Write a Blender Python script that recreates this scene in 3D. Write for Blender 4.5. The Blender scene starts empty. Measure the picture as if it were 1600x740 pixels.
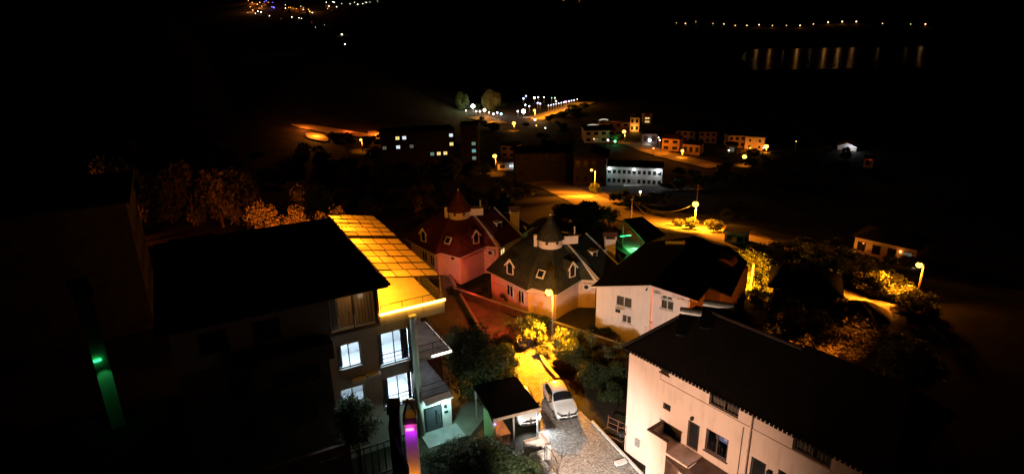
import bpy, bmesh, math, random
from mathutils import Vector, Matrix
R = math.radians
random.seed(11)
SC = bpy.context.scene
COL = SC.collection

# ------------------------------------------------------------------ camera
H = 29.0
F = 960.0                                    # focal length in pixels of the 1600 px wide photograph
cam_d = bpy.data.cameras.new('camera')
cam_d.sensor_width = 36.0
cam_d.lens = 36.0 * F / 1600.0
cam_d.clip_start = 0.5
cam_d.clip_end = 9000.0
cam = bpy.data.objects.new('camera', cam_d)
COL.objects.link(cam)
CM = Matrix.Rotation(R(90 - 19.5), 4, 'X') @ Matrix.Rotation(R(-1.0), 4, 'Z')
cam.matrix_world = Matrix.Translation((0, 0, H)) @ CM
SC.camera = cam

# ------------------------------------------------------------------ night sky, a trace of moonlight, exposure
W = bpy.data.worlds.new('World')
SC.world = W
W.use_nodes = True
wn = W.node_tree
bg = wn.nodes['Background']
sky = wn.nodes.new('ShaderNodeTexSky')
sky.sky_type = 'NISHITA'
sky.sun_disc = False
sky.sun_elevation = R(12)
sky.sun_rotation = R(200)
wn.links.new(sky.outputs[0], bg.inputs[0])
bg.inputs[1].default_value = 0.00006
moon_d = bpy.data.lights.new('moonlight', 'SUN')
moon_d.energy = 0.0004
moon_d.angle = R(0.5)
moon_d.color = (0.8, 0.88, 1.0)
moon = bpy.data.objects.new('moonlight', moon_d)
moon.rotation_euler = (R(50), 0, R(-30))
COL.objects.link(moon)
SC.view_settings.view_transform = 'Standard'
SC.view_settings.look = 'None'
SC.view_settings.exposure = 0.0
SC.view_settings.gamma = 1.0
try:
    SC.view_settings.use_curve_mapping = False
    SC.cycles.use_denoising = True
    SC.cycles.use_light_tree = True
    SC.cycles.max_bounces = 5
    SC.cycles.diffuse_bounces = 1
    SC.cycles.glossy_bounces = 2
    SC.cycles.transmission_bounces = 3
    SC.cycles.transparent_max_bounces = 6
    SC.cycles.caustics_reflective = False
    SC.cycles.caustics_refractive = False
    SC.cycles.sample_clamp_indirect = 3.0
except Exception:
    pass

SODIUM = (1.0, 0.27, 0.012)
AMBER = (1.0, 0.345, 0.013)
WARM = (1.0, 0.66, 0.40)
WHITE = (0.86, 0.93, 1.0)
COOL = (0.72, 0.86, 1.0)

# ------------------------------------------------------------------ helpers
def sstep(a, b, x):
    t = min(1.0, max(0.0, (x - a) / (b - a)))
    return t * t * (3 - 2 * t)

def terrain(x, y):
    """height of the land: a level shelf, a slope down to a valley, the shore, the far hillside"""
    h = -30.0 * min(1.0, max(0.0, (y - 58.0) / 167.0))
    h -= 16.0 * sstep(430, 720, y)
    if y > 1480:
        h += min(260.0, (y - 1480) * 0.125)
    # lower ground to the right of the houses
    h -= 0.055 * max(0.0, min(x, 120) - 24) * (1 - sstep(90, 220, y))
    # the big hill on the left
    k = sstep(210, 430, y) * (1 - sstep(900, 1500, y))
    hill = max(0.0, -(x + 40 - 0.02 * y)) * 0.34
    if y > 250: hill = min(hill, 34 + max(0.0, -x / y - 0.45) * 500)
    h += hill * k
    k2 = sstep(60, 120, y) * (1 - sstep(180, 320, y))
    h += max(0.0, min(70.0, -(x + 34))) * 0.10 * k2
    return h

def ray(px, py):
    return CM.to_3x3() @ Vector(((px - 800) / F, -(py - 370) / F, -1.0))

def at(px, py, z):
    d = ray(px, py)
    return Vector((0, 0, H)) + d * ((z - H) / d.z)

def aty(px, py, y):
    d = ray(px, py)
    return Vector((0, 0, H)) + d * (y / d.y)

def ground(px, py):
    d = ray(px, py)
    d = d / d.y
    y = 20.0
    while y < 3200:
        p = Vector((0, 0, H)) + d * y
        if p.z <= terrain(p.x, p.y):
            break
        y *= 1.01
    lo, hi = y / 1.01, y
    for _ in range(20):
        m = (lo + hi) / 2
        p = Vector((0, 0, H)) + d * m
        if p.z <= terrain(p.x, p.y): hi = m
        else: lo = m
    p = Vector((0, 0, H)) + d * hi
    return Vector((p.x, p.y, terrain(p.x, p.y)))

def height_over(base, px, py):
    """height above a ground point at which the picture ray px, py passes it"""
    d = ray(px, py)
    return H + d.z * base.y / d.y - base.z

class MB:
    def __init__(s, M=None):
        s.v, s.f, s.M, s.mi = [], [], M, []
        s.cur = 0
    def add(s, vs, fs):
        o = len(s.v)
        for p in vs:
            p = Vector(p)
            s.v.append(tuple(s.M @ p) if s.M else tuple(p))
        for f in fs:
            s.f.append([i + o for i in f]); s.mi.append(s.cur)
    def box(s, x0, x1, y0, y1, z0, z1):
        s.add([(x0,y0,z0),(x1,y0,z0),(x1,y1,z0),(x0,y1,z0),(x0,y0,z1),(x1,y0,z1),(x1,y1,z1),(x0,y1,z1)],
              [(3,2,1,0),(4,5,6,7),(0,1,5,4),(1,2,6,5),(2,3,7,6),(3,0,4,7)])
        return s
    def prism(s, poly, z0, z1):
        n = len(poly)
        s.add([(p[0],p[1],z0) for p in poly] + [(p[0],p[1],z1) for p in poly],
              [tuple(range(n-1,-1,-1)), tuple(range(n,2*n))] + [(i,(i+1)%n,n+(i+1)%n,n+i) for i in range(n)])
        return s
    def slab(s, pts, t):
        """a sheet of thickness t hung below the polygon pts"""
        n = len(pts)
        s.add(list(pts) + [(p[0],p[1],p[2]-t) for p in pts],
              [tuple(range(n)), tuple(range(2*n-1,n-1,-1))] + [(i,n+i,n+(i+1)%n,(i+1)%n) for i in range(n)])
        return s
    def poly(s, pts):
        s.add(pts, [tuple(range(len(pts)))]); return s
    def tube(s, pts, r, n=6, r1=None):
        pts = [Vector(p) for p in pts]
        o = len(s.v); vs = []; m = len(pts)
        for i, p in enumerate(pts):
            d = (pts[min(i+1,m-1)] - pts[max(i-1,0)]).normalized()
            a = d.orthogonal().normalized(); b = d.cross(a)
            rr = r if r1 is None else r + (r1 - r) * i / max(1, m - 1)
            for k in range(n):
                t = 2*math.pi*k/n
                vs.append(p + a*math.cos(t)*rr + b*math.sin(t)*rr)
        fs = []
        for i in range(m-1):
            for k in range(n):
                fs.append((i*n+k, i*n+(k+1)%n, (i+1)*n+(k+1)%n, (i+1)*n+k))
        fs.append(tuple(range(n-1,-1,-1))); fs.append(tuple((m-1)*n+k for k in range(n)))
        s.add(vs, fs); return s
    def lathe(s, prof, c=(0,0,0), n=16):
        vs, fs = [], []
        for r, z in prof:
            for k in range(n):
                t = 2*math.pi*k/n
                vs.append((c[0]+r*math.cos(t), c[1]+r*math.sin(t), c[2]+z))
        m = len(prof)
        for i in range(m-1):
            for k in range(n):
                fs.append((i*n+k, i*n+(k+1)%n, (i+1)*n+(k+1)%n, (i+1)*n+k))
        fs.append(tuple(range(n-1,-1,-1))); fs.append(tuple((m-1)*n+k for k in range(n)))
        s.add(vs, fs); return s
    def ball(s, c, r, n=8, sz=1.0):
        prof = [(max(0.02*r, r*math.sin(math.pi*i/n)), -r*sz*math.cos(math.pi*i/n)) for i in range(n+1)]
        return s.lathe(prof, c, n+2)
    def build(s, name, mat, parent=None, smooth=False):
        me = bpy.data.meshes.new(name)
        me.from_pydata(s.v, [], s.f)
        mats = mat if isinstance(mat, (list, tuple)) else [mat]
        for m in mats: me.materials.append(m)
        if len(mats) > 1:
            me.polygons.foreach_set('material_index', s.mi)
        if smooth:
            me.polygons.foreach_set('use_smooth', [True]*len(me.polygons))
        me.update()
        o = bpy.data.objects.new(name, me)
        COL.objects.link(o)
        if parent is not None: o.parent = parent
        return o

def tag(o, label=None, cat=None, group=None, kind=None):
    if label: o['label'] = label
    if cat: o['category'] = cat
    if group: o['group'] = group
    if kind: o['kind'] = kind
    return o

def thing(name, label, cat, loc=(0,0,0), rz=0.0, group=None):
    o = bpy.data.objects.new(name, None)
    o.empty_display_size = 0.2
    o.location = loc; o.rotation_euler = (0,0,rz)
    COL.objects.link(o)
    return tag(o, label, cat, group)

def copy_tree(o, parent=None):
    c = o.copy(); COL.objects.link(c)
    if parent is not None: c.parent = parent
    for ch in list(o.children): copy_tree(ch, c)
    return c

def light(kind, loc, energy, color, parent=None, radius=0.1, rot=None, spot=None, size=None, blend=0.4):
    d = bpy.data.lights.new('lamp_light', kind)
    d.energy = energy; d.color = color
    if kind in ('POINT','SPOT'): d.shadow_soft_size = radius
    if kind == 'SPOT': d.spot_size = R(spot or 150); d.spot_blend = blend
    if kind == 'AREA':
        d.shape = 'RECTANGLE'; d.size, d.size_y = size
    o = bpy.data.objects.new('lamp_light', d)
    o.location = loc
    if rot: o.rotation_euler = rot
    COL.objects.link(o)
    if parent is not None: o.parent = parent
    return o

def aim(o, target):
    d = Vector(target) - Vector(o.location)
    o.rotation_euler = d.to_track_quat('-Z','Y').to_euler()

# ------------------------------------------------------------------ materials
MATS = {}
def mat(name, col, rough=0.8, var=0.15, scale=2.0, bump=0.0, bscale=20.0, metal=0.0, spec=0.3, emit=None, es=0.0, coat=0.0):
    if name in MATS: return MATS[name]
    m = bpy.data.materials.new(name); m.use_nodes = True
    nt = m.node_tree; b = nt.nodes['Principled BSDF']
    b.inputs['Roughness'].default_value = rough
    b.inputs['Metallic'].default_value = metal
    b.inputs['Specular IOR Level'].default_value = spec
    b.inputs['Coat Weight'].default_value = coat
    tc = nt.nodes.new('ShaderNodeTexCoord')
    if var > 0:
        n1 = nt.nodes.new('ShaderNodeTexNoise'); n1.inputs['Scale'].default_value = scale; n1.inputs['Detail'].default_value = 6
        n1.inputs['Roughness'].default_value = 0.65
        r = nt.nodes.new('ShaderNodeValToRGB')
        r.color_ramp.elements[0].position = 0.3; r.color_ramp.elements[1].position = 0.7
        r.color_ramp.elements[0].color = (*[c*(1-var) for c in col], 1)
        r.color_ramp.elements[1].color = (*[min(1, c*(1+var)) for c in col], 1)
        nt.links.new(tc.outputs['Object'], n1.inputs['Vector'])
        nt.links.new(n1.outputs['Fac'], r.inputs['Fac'])
        nt.links.new(r.outputs['Color'], b.inputs['Base Color'])
    else:
        b.inputs['Base Color'].default_value = (*col, 1)
    if bump > 0:
        n2 = nt.nodes.new('ShaderNodeTexNoise'); n2.inputs['Scale'].default_value = bscale; n2.inputs['Detail'].default_value = 5
        bp = nt.nodes.new('ShaderNodeBump'); bp.inputs['Strength'].default_value = bump; bp.inputs['Distance'].default_value = 0.05
        nt.links.new(tc.outputs['Object'], n2.inputs['Vector'])
        nt.links.new(n2.outputs['Fac'], bp.inputs['Height'])
        nt.links.new(bp.outputs['Normal'], b.inputs['Normal'])
    if emit:
        b.inputs['Emission Color'].default_value = (*emit, 1)
        b.inputs['Emission Strength'].default_value = es
    MATS[name] = m
    return m

def emis(name, col, s, sample=False):
    if name in MATS: return MATS[name]
    m = mat(name, (0.02,0.02,0.02), 0.4, 0, emit=col, es=s)
    try: m.cycles.emission_sampling = 'AUTO' if sample else 'NONE'
    except Exception: pass
    return m

def tile_mat(name, col, bw=0.3, rh=0.35):
    if name in MATS: return MATS[name]
    m = mat(name, col, 0.75, 0, spec=0.25)
    nt = m.node_tree; b = nt.nodes['Principled BSDF']
    tc = nt.nodes.new('ShaderNodeTexCoord')
    br = nt.nodes.new('ShaderNodeTexBrick'); br.inputs['Scale'].default_value = 1.0
    br.inputs['Brick Width'].default_value = bw; br.inputs['Row Height'].default_value = rh; br.inputs['Mortar Size'].default_value = 0.02
    br.inputs['Color1'].default_value = (*[c*1.15 for c in col],1); br.inputs['Color2'].default_value = (*[c*0.8 for c in col],1)
    br.inputs['Mortar'].default_value = (*[c*0.5 for c in col],1)
    nz = nt.nodes.new('ShaderNodeTexNoise'); nz.inputs['Scale'].default_value = 0.9; nz.inputs['Detail'].default_value = 6
    mx = nt.nodes.new('ShaderNodeMix'); mx.data_type = 'RGBA'; mx.blend_type = 'MULTIPLY'; mx.inputs[0].default_value = 0.7
    bp = nt.nodes.new('ShaderNodeBump'); bp.inputs['Strength'].default_value = 0.6; bp.inputs['Distance'].default_value = 0.05
    nt.links.new(tc.outputs['Object'], br.inputs['Vector']); nt.links.new(tc.outputs['Object'], nz.inputs['Vector'])
    nt.links.new(br.outputs['Color'], mx.inputs[6]); nt.links.new(nz.outputs['Fac'], mx.inputs[7])
    nt.links.new(mx.outputs[2], b.inputs['Base Color'])
    nt.links.new(br.outputs['Fac'], bp.inputs['Height']); bp.invert = True
    nt.links.new(bp.outputs['Normal'], b.inputs['Normal'])
    return m

def wall_mat(name, col, var=0.12):
    """plaster with soft blotches and rain streaks"""
    if name in MATS: return MATS[name]
    m = mat(name, col, 0.9, 0, bump=0.15, bscale=14, spec=0.15)
    nt = m.node_tree; b = nt.nodes['Principled BSDF']
    tc = nt.nodes.new('ShaderNodeTexCoord')
    mp = nt.nodes.new('ShaderNodeMapping'); mp.inputs['Scale'].default_value = (2.2, 2.2, 0.25)
    n1 = nt.nodes.new('ShaderNodeTexNoise'); n1.inputs['Scale'].default_value = 1.2; n1.inputs['Detail'].default_value = 7
    n2 = nt.nodes.new('ShaderNodeTexNoise'); n2.inputs['Scale'].default_value = 0.5; n2.inputs['Detail'].default_value = 5
    ad = nt.nodes.new('ShaderNodeMath'); ad.operation = 'ADD'
    r = nt.nodes.new('ShaderNodeValToRGB')
    r.color_ramp.elements[0].position = 0.75; r.color_ramp.elements[1].position = 1.2
    r.color_ramp.elements[0].color = (*[c*(1-var*1.6) for c in col],1); r.color_ramp.elements[1].color = (*[min(1,c*(1+var*.4)) for c in col],1)
    nt.links.new(tc.outputs['Object'], mp.inputs['Vector']); nt.links.new(mp.outputs[0], n1.inputs['Vector'])
    nt.links.new(tc.outputs['Object'], n2.inputs['Vector'])
    nt.links.new(n1.outputs['Fac'], ad.inputs[0]); nt.links.new(n2.outputs['Fac'], ad.inputs[1])
    nt.links.new(ad.outputs[0], r.inputs['Fac']); nt.links.new(r.outputs['Color'], b.inputs['Base Color'])
    return m

def glass_mat():
    if 'window_glass' in MATS: return MATS['window_glass']
    m = bpy.data.materials.new('window_glass'); m.use_nodes = True
    nt = m.node_tree; nt.nodes.clear()
    o = nt.nodes.new('ShaderNodeOutputMaterial'); mx = nt.nodes.new('ShaderNodeMixShader'); mx.inputs[0].default_value = 0.04
    t = nt.nodes.new('ShaderNodeBsdfTransparent'); t.inputs[0].default_value = (0.85,0.9,0.9,1)
    g = nt.nodes.new('ShaderNodeBsdfGlossy'); g.inputs['Roughness'].default_value = 0.05
    nt.links.new(t.outputs[0], mx.inputs[1]); nt.links.new(g.outputs[0], mx.inputs[2]); nt.links.new(mx.outputs[0], o.inputs[0])
    MATS['window_glass'] = m
    return m

def leaf_mat(name, c0, c1, trans=0.25):
    if name in MATS: return MATS[name]
    m = bpy.data.materials.new(name); m.use_nodes = True
    nt = m.node_tree; nt.nodes.clear()
    o = nt.nodes.new('ShaderNodeOutputMaterial')
    geo = nt.nodes.new('ShaderNodeNewGeometry'); oi = nt.nodes.new('ShaderNodeObjectInfo')
    ad = nt.nodes.new('ShaderNodeMath'); ad.operation = 'ADD'
    ml = nt.nodes.new('ShaderNodeMath'); ml.operation = 'MULTIPLY'; ml.inputs[1].default_value = 0.5
    nt.links.new(geo.outputs['Random Per Island'], ad.inputs[0]); nt.links.new(oi.outputs['Random'], ad.inputs[1]); nt.links.new(ad.outputs[0], ml.inputs[0])
    mx = nt.nodes.new('ShaderNodeMix'); mx.data_type = 'RGBA'
    mx.inputs[6].default_value = (*c0,1); mx.inputs[7].default_value = (*c1,1)
    nt.links.new(ml.outputs[0], mx.inputs[0])
    d = nt.nodes.new('ShaderNodeBsdfPrincipled'); d.inputs['Roughness'].default_value = 0.55; d.inputs['Specular IOR Level'].default_value = 0.3
    t = nt.nodes.new('ShaderNodeBsdfTranslucent'); ms = nt.nodes.new('ShaderNodeMixShader'); ms.inputs[0].default_value = trans
    nt.links.new(mx.outputs[2], d.inputs['Base Color']); nt.links.new(mx.outputs[2], t.inputs[0])
    nt.links.new(d.outputs[0], ms.inputs[1]); nt.links.new(t.outputs[0], ms.inputs[2]); nt.links.new(ms.outputs[0], o.inputs[0])
    MATS[name] = m
    return m

def cobble_mat():
    m = mat('cobble_paving', (0.34,0.31,0.27), 0.8, 0)
    nt = m.node_tree; b = nt.nodes['Principled BSDF']
    tc = nt.nodes.new('ShaderNodeTexCoord')
    mp = nt.nodes.new('ShaderNodeMapping'); mp.inputs['Rotation'].default_value = (0,0,R(11)); mp.inputs['Scale'].default_value = (4.2,7.5,1)
    vo = nt.nodes.new('ShaderNodeTexVoronoi'); vo.inputs['Scale'].default_value = 1.0; vo.feature = 'F1'
    vd = nt.nodes.new('ShaderNodeTexVoronoi'); vd.inputs['Scale'].default_value = 1.0; vd.feature = 'DISTANCE_TO_EDGE'
    nz = nt.nodes.new('ShaderNodeTexNoise'); nz.inputs['Scale'].default_value = 0.7; nz.inputs['Detail'].default_value = 6
    r = nt.nodes.new('ShaderNodeValToRGB'); r.color_ramp.elements[0].color = (0.42,0.40,0.37,1); r.color_ramp.elements[1].color = (0.72,0.70,0.66,1)
    md = nt.nodes.new('ShaderNodeMix'); md.data_type = 'RGBA'; md.blend_type = 'MULTIPLY'; md.inputs[0].default_value = 0.55
    r2 = nt.nodes.new('ShaderNodeValToRGB'); r2.color_ramp.elements[0].position = 0.02; r2.color_ramp.elements[1].position = 0.14
    r2.color_ramp.elements[0].color = (0.42,0.38,0.33,1)
    mm = nt.nodes.new('ShaderNodeMix'); mm.data_type = 'RGBA'; mm.blend_type = 'MULTIPLY'; mm.inputs[0].default_value = 0.85
    bp = nt.nodes.new('ShaderNodeBump'); bp.inputs['Strength'].default_value = 0.9; bp.inputs['Distance'].default_value = 0.06
    nt.links.new(tc.outputs['Object'], mp.inputs['Vector'])
    for n in (vo, vd): nt.links.new(mp.outputs[0], n.inputs['Vector'])
    nt.links.new(tc.outputs['Object'], nz.inputs['Vector'])
    nt.links.new(vo.outputs['Color'], r.inputs['Fac']); nt.links.new(r.outputs['Color'], md.inputs[6]); nt.links.new(nz.outputs['Fac'], md.inputs[7])
    nt.links.new(vd.outputs['Distance'], r2.inputs['Fac'])
    nt.links.new(md.outputs[2], mm.inputs[6]); nt.links.new(r2.outputs['Color'], mm.inputs[7])
    nt.links.new(mm.outputs[2], b.inputs['Base Color'])
    nt.links.new(r2.outputs['Color'], bp.inputs['Height']); nt.links.new(bp.outputs['Normal'], b.inputs['Normal'])
    return m

PLASTER = wall_mat('cream_plaster', (0.62,0.56,0.48))
WHITEP = wall_mat('white_plaster', (0.78,0.72,0.67), .06)
PEACH = wall_mat('peach_plaster', (0.76,0.555,0.455), .09)
GREYP = wall_mat('grey_plaster', (0.14,0.13,0.12))
APTP = wall_mat('apartment_plaster', (0.50,0.46,0.38))
PINKP = wall_mat('pink_plaster', (0.62,0.36,0.30))
BRICK = tile_mat('rough_brick', (0.26,0.13,0.09), 0.25, 0.12)
ROOFD = tile_mat('dark_roof_tile', (0.016,0.013,0.013))
ROOFM = tile_mat('brown_roof_tile', (0.07,0.045,0.04))
ROOFR = tile_mat('red_roof_tile', (0.16,0.035,0.03))
ROOFG = tile_mat('green_roof_tile', (0.07,0.075,0.045))
CONC = mat('concrete', (0.34,0.33,0.31), 0.9, 0.25, 1.5, 0.3, 12)
DARKM = mat('dark_metal', (0.03,0.03,0.032), 0.5, 0.1, 3, metal=0.4)
STEEL = mat('galvanised_steel', (0.45,0.45,0.44), 0.45, 0.15, 3, metal=0.6)
RUST = mat('rusty_steel', (0.20,0.09,0.05), 0.7, 0.35, 5, metal=0.3)
WOOD = mat('dark_wood', (0.09,0.05,0.03), 0.7, 0.3, 4)
POLE = mat('weathered_pole', (0.40,0.35,0.28), 0.8, 0.2, 2, 0.2)
FRAMEW = mat('white_frame', (0.72,0.71,0.68), 0.5, 0.05)
FRAMEB = mat('brown_frame', (0.08,0.045,0.03), 0.55, 0.2, 4)
PANED = mat('dark_pane', (0.015,0.017,0.02), 0.08, 0.0, spec=0.6)
CURT = mat('curtain_cloth', (0.42,0.36,0.26), 0.9, 0.15, 1.5)
CURTD = mat('dim_brown_curtain', (0.15,0.105,0.07), 0.9, 0.15, 1.5)
CURTB = mat('blue_grey_curtain', (0.26,0.30,0.36), 0.9, 0.15, 1.5)
BLACKP_ = mat('black_cable',(0.03,0.03,0.03),0.6,0.0)
LEAD = mat('chimney_cap', (0.22,0.10,0.06), 0.8, 0.2)
BARK = mat('bark', (0.10,0.07,0.05), 0.9, 0.3, 6, 0.5, 20)
SOIL = mat('dark_soil', (0.06,0.035,0.025), 0.95, 0.4, 1.5, 0.8, 6)
STONE = mat('kerb_stone', (0.50,0.47,0.42), 0.85, 0.2, 2, 0.3, 10)
ASPH = mat('worn_road', (0.13,0.11,0.09), 0.9, 0.35, 0.6, 0.4, 6)
DIRT = mat('dusty_road', (0.34,0.27,0.19), 0.95, 0.3, 0.4, 0.5, 3)
YARD = mat('yard_slabs', (0.17,0.18,0.13), 0.9, 0.25, 0.8, 0.3, 8)
GLASS = glass_mat()
BITUM = mat('black_bitumen',(0.005,0.005,0.0055),0.95,0.3,1.0,spec=0.02)
LEAF_D = leaf_mat('dark_leaves', (0.020,0.035,0.012), (0.06,0.085,0.028))
LEAF_O = leaf_mat('olive_leaves', (0.06,0.07,0.03), (0.14,0.15,0.07))
LEAF_Y = leaf_mat('pale_leaves', (0.10,0.12,0.035), (0.22,0.24,0.08))
BLADE = leaf_mat('agave_blades', (0.14,0.17,0.05), (0.30,0.32,0.11), 0.15)
BULB_S = emis('sodium_bulb', (1.0,0.52,0.07), 5.5)
BULB_A = emis('amber_bulb', (1.0,0.42,0.08), 6)
BULB_W = emis('white_bulb', (0.9,0.96,1.0), 16)
BULB_WW = emis('warm_white_bulb', (1.0,0.84,0.6), 9)
BULB_B = emis('blue_bulb', (0.12,0.10,1.0), 8)
BULB_BW = emis('bluish_bulb', (0.55,0.62,1.0), 7)
BULB_P = emis('magenta_bulb', (1.0,0.08,0.7), 8)
BULB_G = emis('green_bulb', (0.1,1.0,0.35), 8)
BULB_R = emis('red_bulb', (1.0,0.06,0.04), 6)
LED_A = emis('amber_led', (1.0,0.46,0.05), 26, True)
LED_W = emis('white_led', (1.0,0.9,0.78), 12, True)
LED_G = emis('green_led', (0.03,1.0,0.20), 4, True)
LED_R = emis('red_led', (1.0,0.04,0.03), 1.5, False)
WIN_Y = emis('yellow_lit_pane', (1.0,0.72,0.25), 1.1)
WIN_W = emis('white_lit_pane', (0.8,0.92,1.0), 1.0)
WIN_G = emis('green_lit_pane', (0.45,0.75,0.55), 0.30)
WIN_DIM = emis('dim_lit_pane', (0.8,0.75,0.55), 0.12)

# ------------------------------------------------------------------ the land, the sea, the roads
def axis(fine0, fine1, step, lo, hi, grow=1.18):
    a = []
    x = fine0
    while x <= fine1 + 1e-6: a.append(x); x += step
    s = step; x = a[-1]
    while x < hi: s *= grow; x += s; a.append(min(x, hi))
    s = step; x = a[0]; b = []
    while x > lo: s *= grow; x -= s; b.append(max(x, lo))
    return b[::-1] + a
gx = axis(-150, 150, 4, -2600, 2600)
gy = axis(10, 480, 4, -60, 3400, 1.10)
gm = MB()
vs = [(x, y, terrain(x, y)) for y in gy for x in gx]
nx = len(gx)
gm.add(vs, [(j*nx+i, j*nx+i+1, (j+1)*nx+i+1, (j+1)*nx+i) for j in range(len(gy)-1) for i in range(nx-1)])
GROUND = mat('dry_grass_earth', (0.030,0.025,0.014), 0.95, 0.9, 0.11, 0.8, 2.5)
tag(gm.build('ground', GROUND, smooth=True), kind='structure')

sea_m = mat('sea_water', (0.004,0.006,0.008), 0.21, 0, spec=0.5)
nt = sea_m.node_tree
tc = nt.nodes.new('ShaderNodeTexCoord'); nz = nt.nodes.new('ShaderNodeTexNoise'); nz.inputs['Scale'].default_value = 0.05; nz.inputs['Detail'].default_value = 4
bp = nt.nodes.new('ShaderNodeBump'); bp.inputs['Strength'].default_value = 0.12; bp.inputs['Distance'].default_value = 0.8
nt.links.new(tc.outputs['Object'], nz.inputs['Vector']); nt.links.new(nz.outputs['Fac'], bp.inputs['Height'])
nt.links.new(bp.outputs['Normal'], nt.nodes['Principled BSDF'].inputs['Normal'])
sm = MB(); sm.poly([(345,900,-45),(2300,900,-45),(2300,1500,-45),(560,1500,-45),(430,1180,-45)])
tag(sm.build('sea', sea_m), kind='structure')

def strip(name, pts, width, m, lift=0.05, step=2.0, kind='structure', flat=None):
    """a ribbon laid on the land along pts"""
    P = []
    for a, b in zip(pts, pts[1:]):
        a = Vector(a[:2]); b = Vector(b[:2]); n = max(1, int((b-a).length/step))
        for i in range(n): P.append(a + (b-a)*(i/n))
    P.append(Vector(pts[-1][:2]))
    for _ in range(6):
        P = [P[0]] + [(P[i-1]+P[i]*2+P[i+1])/4 for i in range(1,len(P)-1)] + [P[-1]]
    b = MB(); vs = []; K = 6
    for i, p in enumerate(P):
        d = (P[min(i+1,len(P)-1)] - P[max(i-1,0)]).normalized(); nn = Vector((-d.y, d.x))
        w = width if not callable(width) else width(i/(len(P)-1))
        for k in range(K+1):
            q = p + nn*(k/K-0.5)*w
            vs.append((q.x, q.y, (terrain(q.x,q.y) if flat is None else flat) + lift))
    b.add(vs, [(i*(K+1)+k, (i+1)*(K+1)+k, (i+1)*(K+1)+k+1, i*(K+1)+k+1) for i in range(len(P)-1) for k in range(K)])
    b.f = [f[::-1] for f in b.f]
    return tag(b.build(name, m, smooth=True), kind=kind)

strip('village_road', [ground(*p) for p in ((838,284),(870,292),(905,307),(945,325),(1000,343),(1060,353),(1110,363),(1165,378),(1230,398),(1300,430))], 12, DIRT, 0.16)
BANK = mat('light_reddened_bank',(0.17,0.10,0.055),0.95,0.5,0.5,0.8,2)  # lamp spill on the bank is put into this redder tone
strip('earth_bank', [ground(*p) for p in ((858,283),(890,288),(925,300),(955,316),(985,329))], lambda t: 1+6*math.sin(math.pi*t)**.6, BANK, 0.13)
strip('earth_bank', [ground(*p) for p in ((1040,338),(1075,345),(1115,354),(1160,366),(1200,378))], lambda t: 1+8*math.sin(math.pi*t)**.6, BANK, 0.13)
strip('hillside_road', [ground(*p) for p in ((455,196),(490,200),(520,206),(560,212),(600,216))], lambda t: 1+8*math.sin(math.pi*t)**.5, DIRT, 0.5, 4)
strip('earth_bank', [ground(*p) for p in ((482,209),(494,214),(510,222))], lambda t: 9*math.sin(math.pi*(.12+.8*t)), DIRT, 0.5, 3)
strip('earth_bank', [ground(*p) for p in ((580,206),(590,211),(603,222))], lambda t: 10*math.sin(math.pi*(.12+.8*t)), DIRT, 0.5, 3)
strip('valley_road', [ground(*p) for p in ((832,187),(860,180),(885,172),(905,164),(915,160))], 16, DIRT, 0.5, 5)
strip('market_road', [ground(*p) for p in ((746,183),(762,187),(776,195))], 14, DIRT, 0.5, 5)
strip('hamlet_road', [ground(*p) for p in ((990,224),(1020,238),(1050,246),(1085,253),(1120,262))], 11, DIRT, 0.4, 5)
strip('garden_path', [ground(*p) for p in ((1205,425),(1262,437),(1305,455),(1345,475),(1400,489))], 5.0, DIRT, 0.12)
strip('back_path', [ground(*p) for p in ((1172,470),(1180,500),(1205,524),(1250,560))], 2.6, DIRT, 0.12)

# near street and drive: level sheets with a few millimetres between them
def sheet(name, pts, z, m):
    b = MB(); b.poly([(p[0],p[1],z) for p in pts]); return tag(b.build(name, m), kind='structure')
sheet('street', [at(*p,0) for p in ((742,560),(850,570),(990,600),(1010,566),(870,532),(790,490),(706,455),(660,440),(640,452),(700,490))], 0.03, ASPH)
DRIVE = cobble_mat()
sheet('driveway', [at(*p,0) for p in ((802,553),(838,546),(853,572),(868,592),(905,640),(950,686),(1012,752),(1040,800),(800,800),(838,728),(842,660),(808,600))], 0.05, DRIVE)
sheet('yard', [at(*p,0) for p in ((640,432),(700,430),(766,546),(800,600),(735,680),(700,690),(690,560))], 0.04, YARD)

def wall_run(name, label, pts, h, t, m, cap=None, z=0.0):
    root = thing(name, label, 'wall')
    b = MB(); c = MB()
    for a, q in zip(pts, pts[1:]):
        a = Vector((a[0],a[1])); q = Vector((q[0],q[1])); d = (q-a).normalized(); n = Vector((-d.y,d.x))*t/2
        b.prism([a-n-d*0.02, q-n+d*0.02, q+n+d*0.02, a+n-d*0.02], z-0.3, z+h)
        n2 = n*1.25
        c.prism([a-n2, q-n2, q+n2, a+n2], z+h+0.003, z+h+0.07)
    b.build('masonry', m, root)
    c.build('coping', cap or m, root)
    return root
wall_run('garden_wall', 'long low rendered wall along the far side of the street before the cottages', [at(706,458,0), at(790,487,0), at(880,518,0), at(992,556,0)], 0.75, 0.25, mat('mossy_render',(0.12,0.10,0.08),.9,.3,2), CONC)
wall_run('kerb_wall', 'low white capped wall along the outer edge of the stone paved drive', [at(925,660,0), at(960,697,0), at(1012,752,0)], 0.14, 0.13, STONE, FRAMEW)
wall_run('kerb_wall', 'dark low kerb beside the yellow lit part of the drive', [at(840,550,0), at(855,575,0), at(872,594,0)], 0.25, 0.25, CONC, STONE)
wall_run('white_kerb', 'short white kerb block lying on the paving by the white wall', [at(962,727,0), at(978,722,0)], 0.18, 0.3, FRAMEW, FRAMEW)

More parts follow.
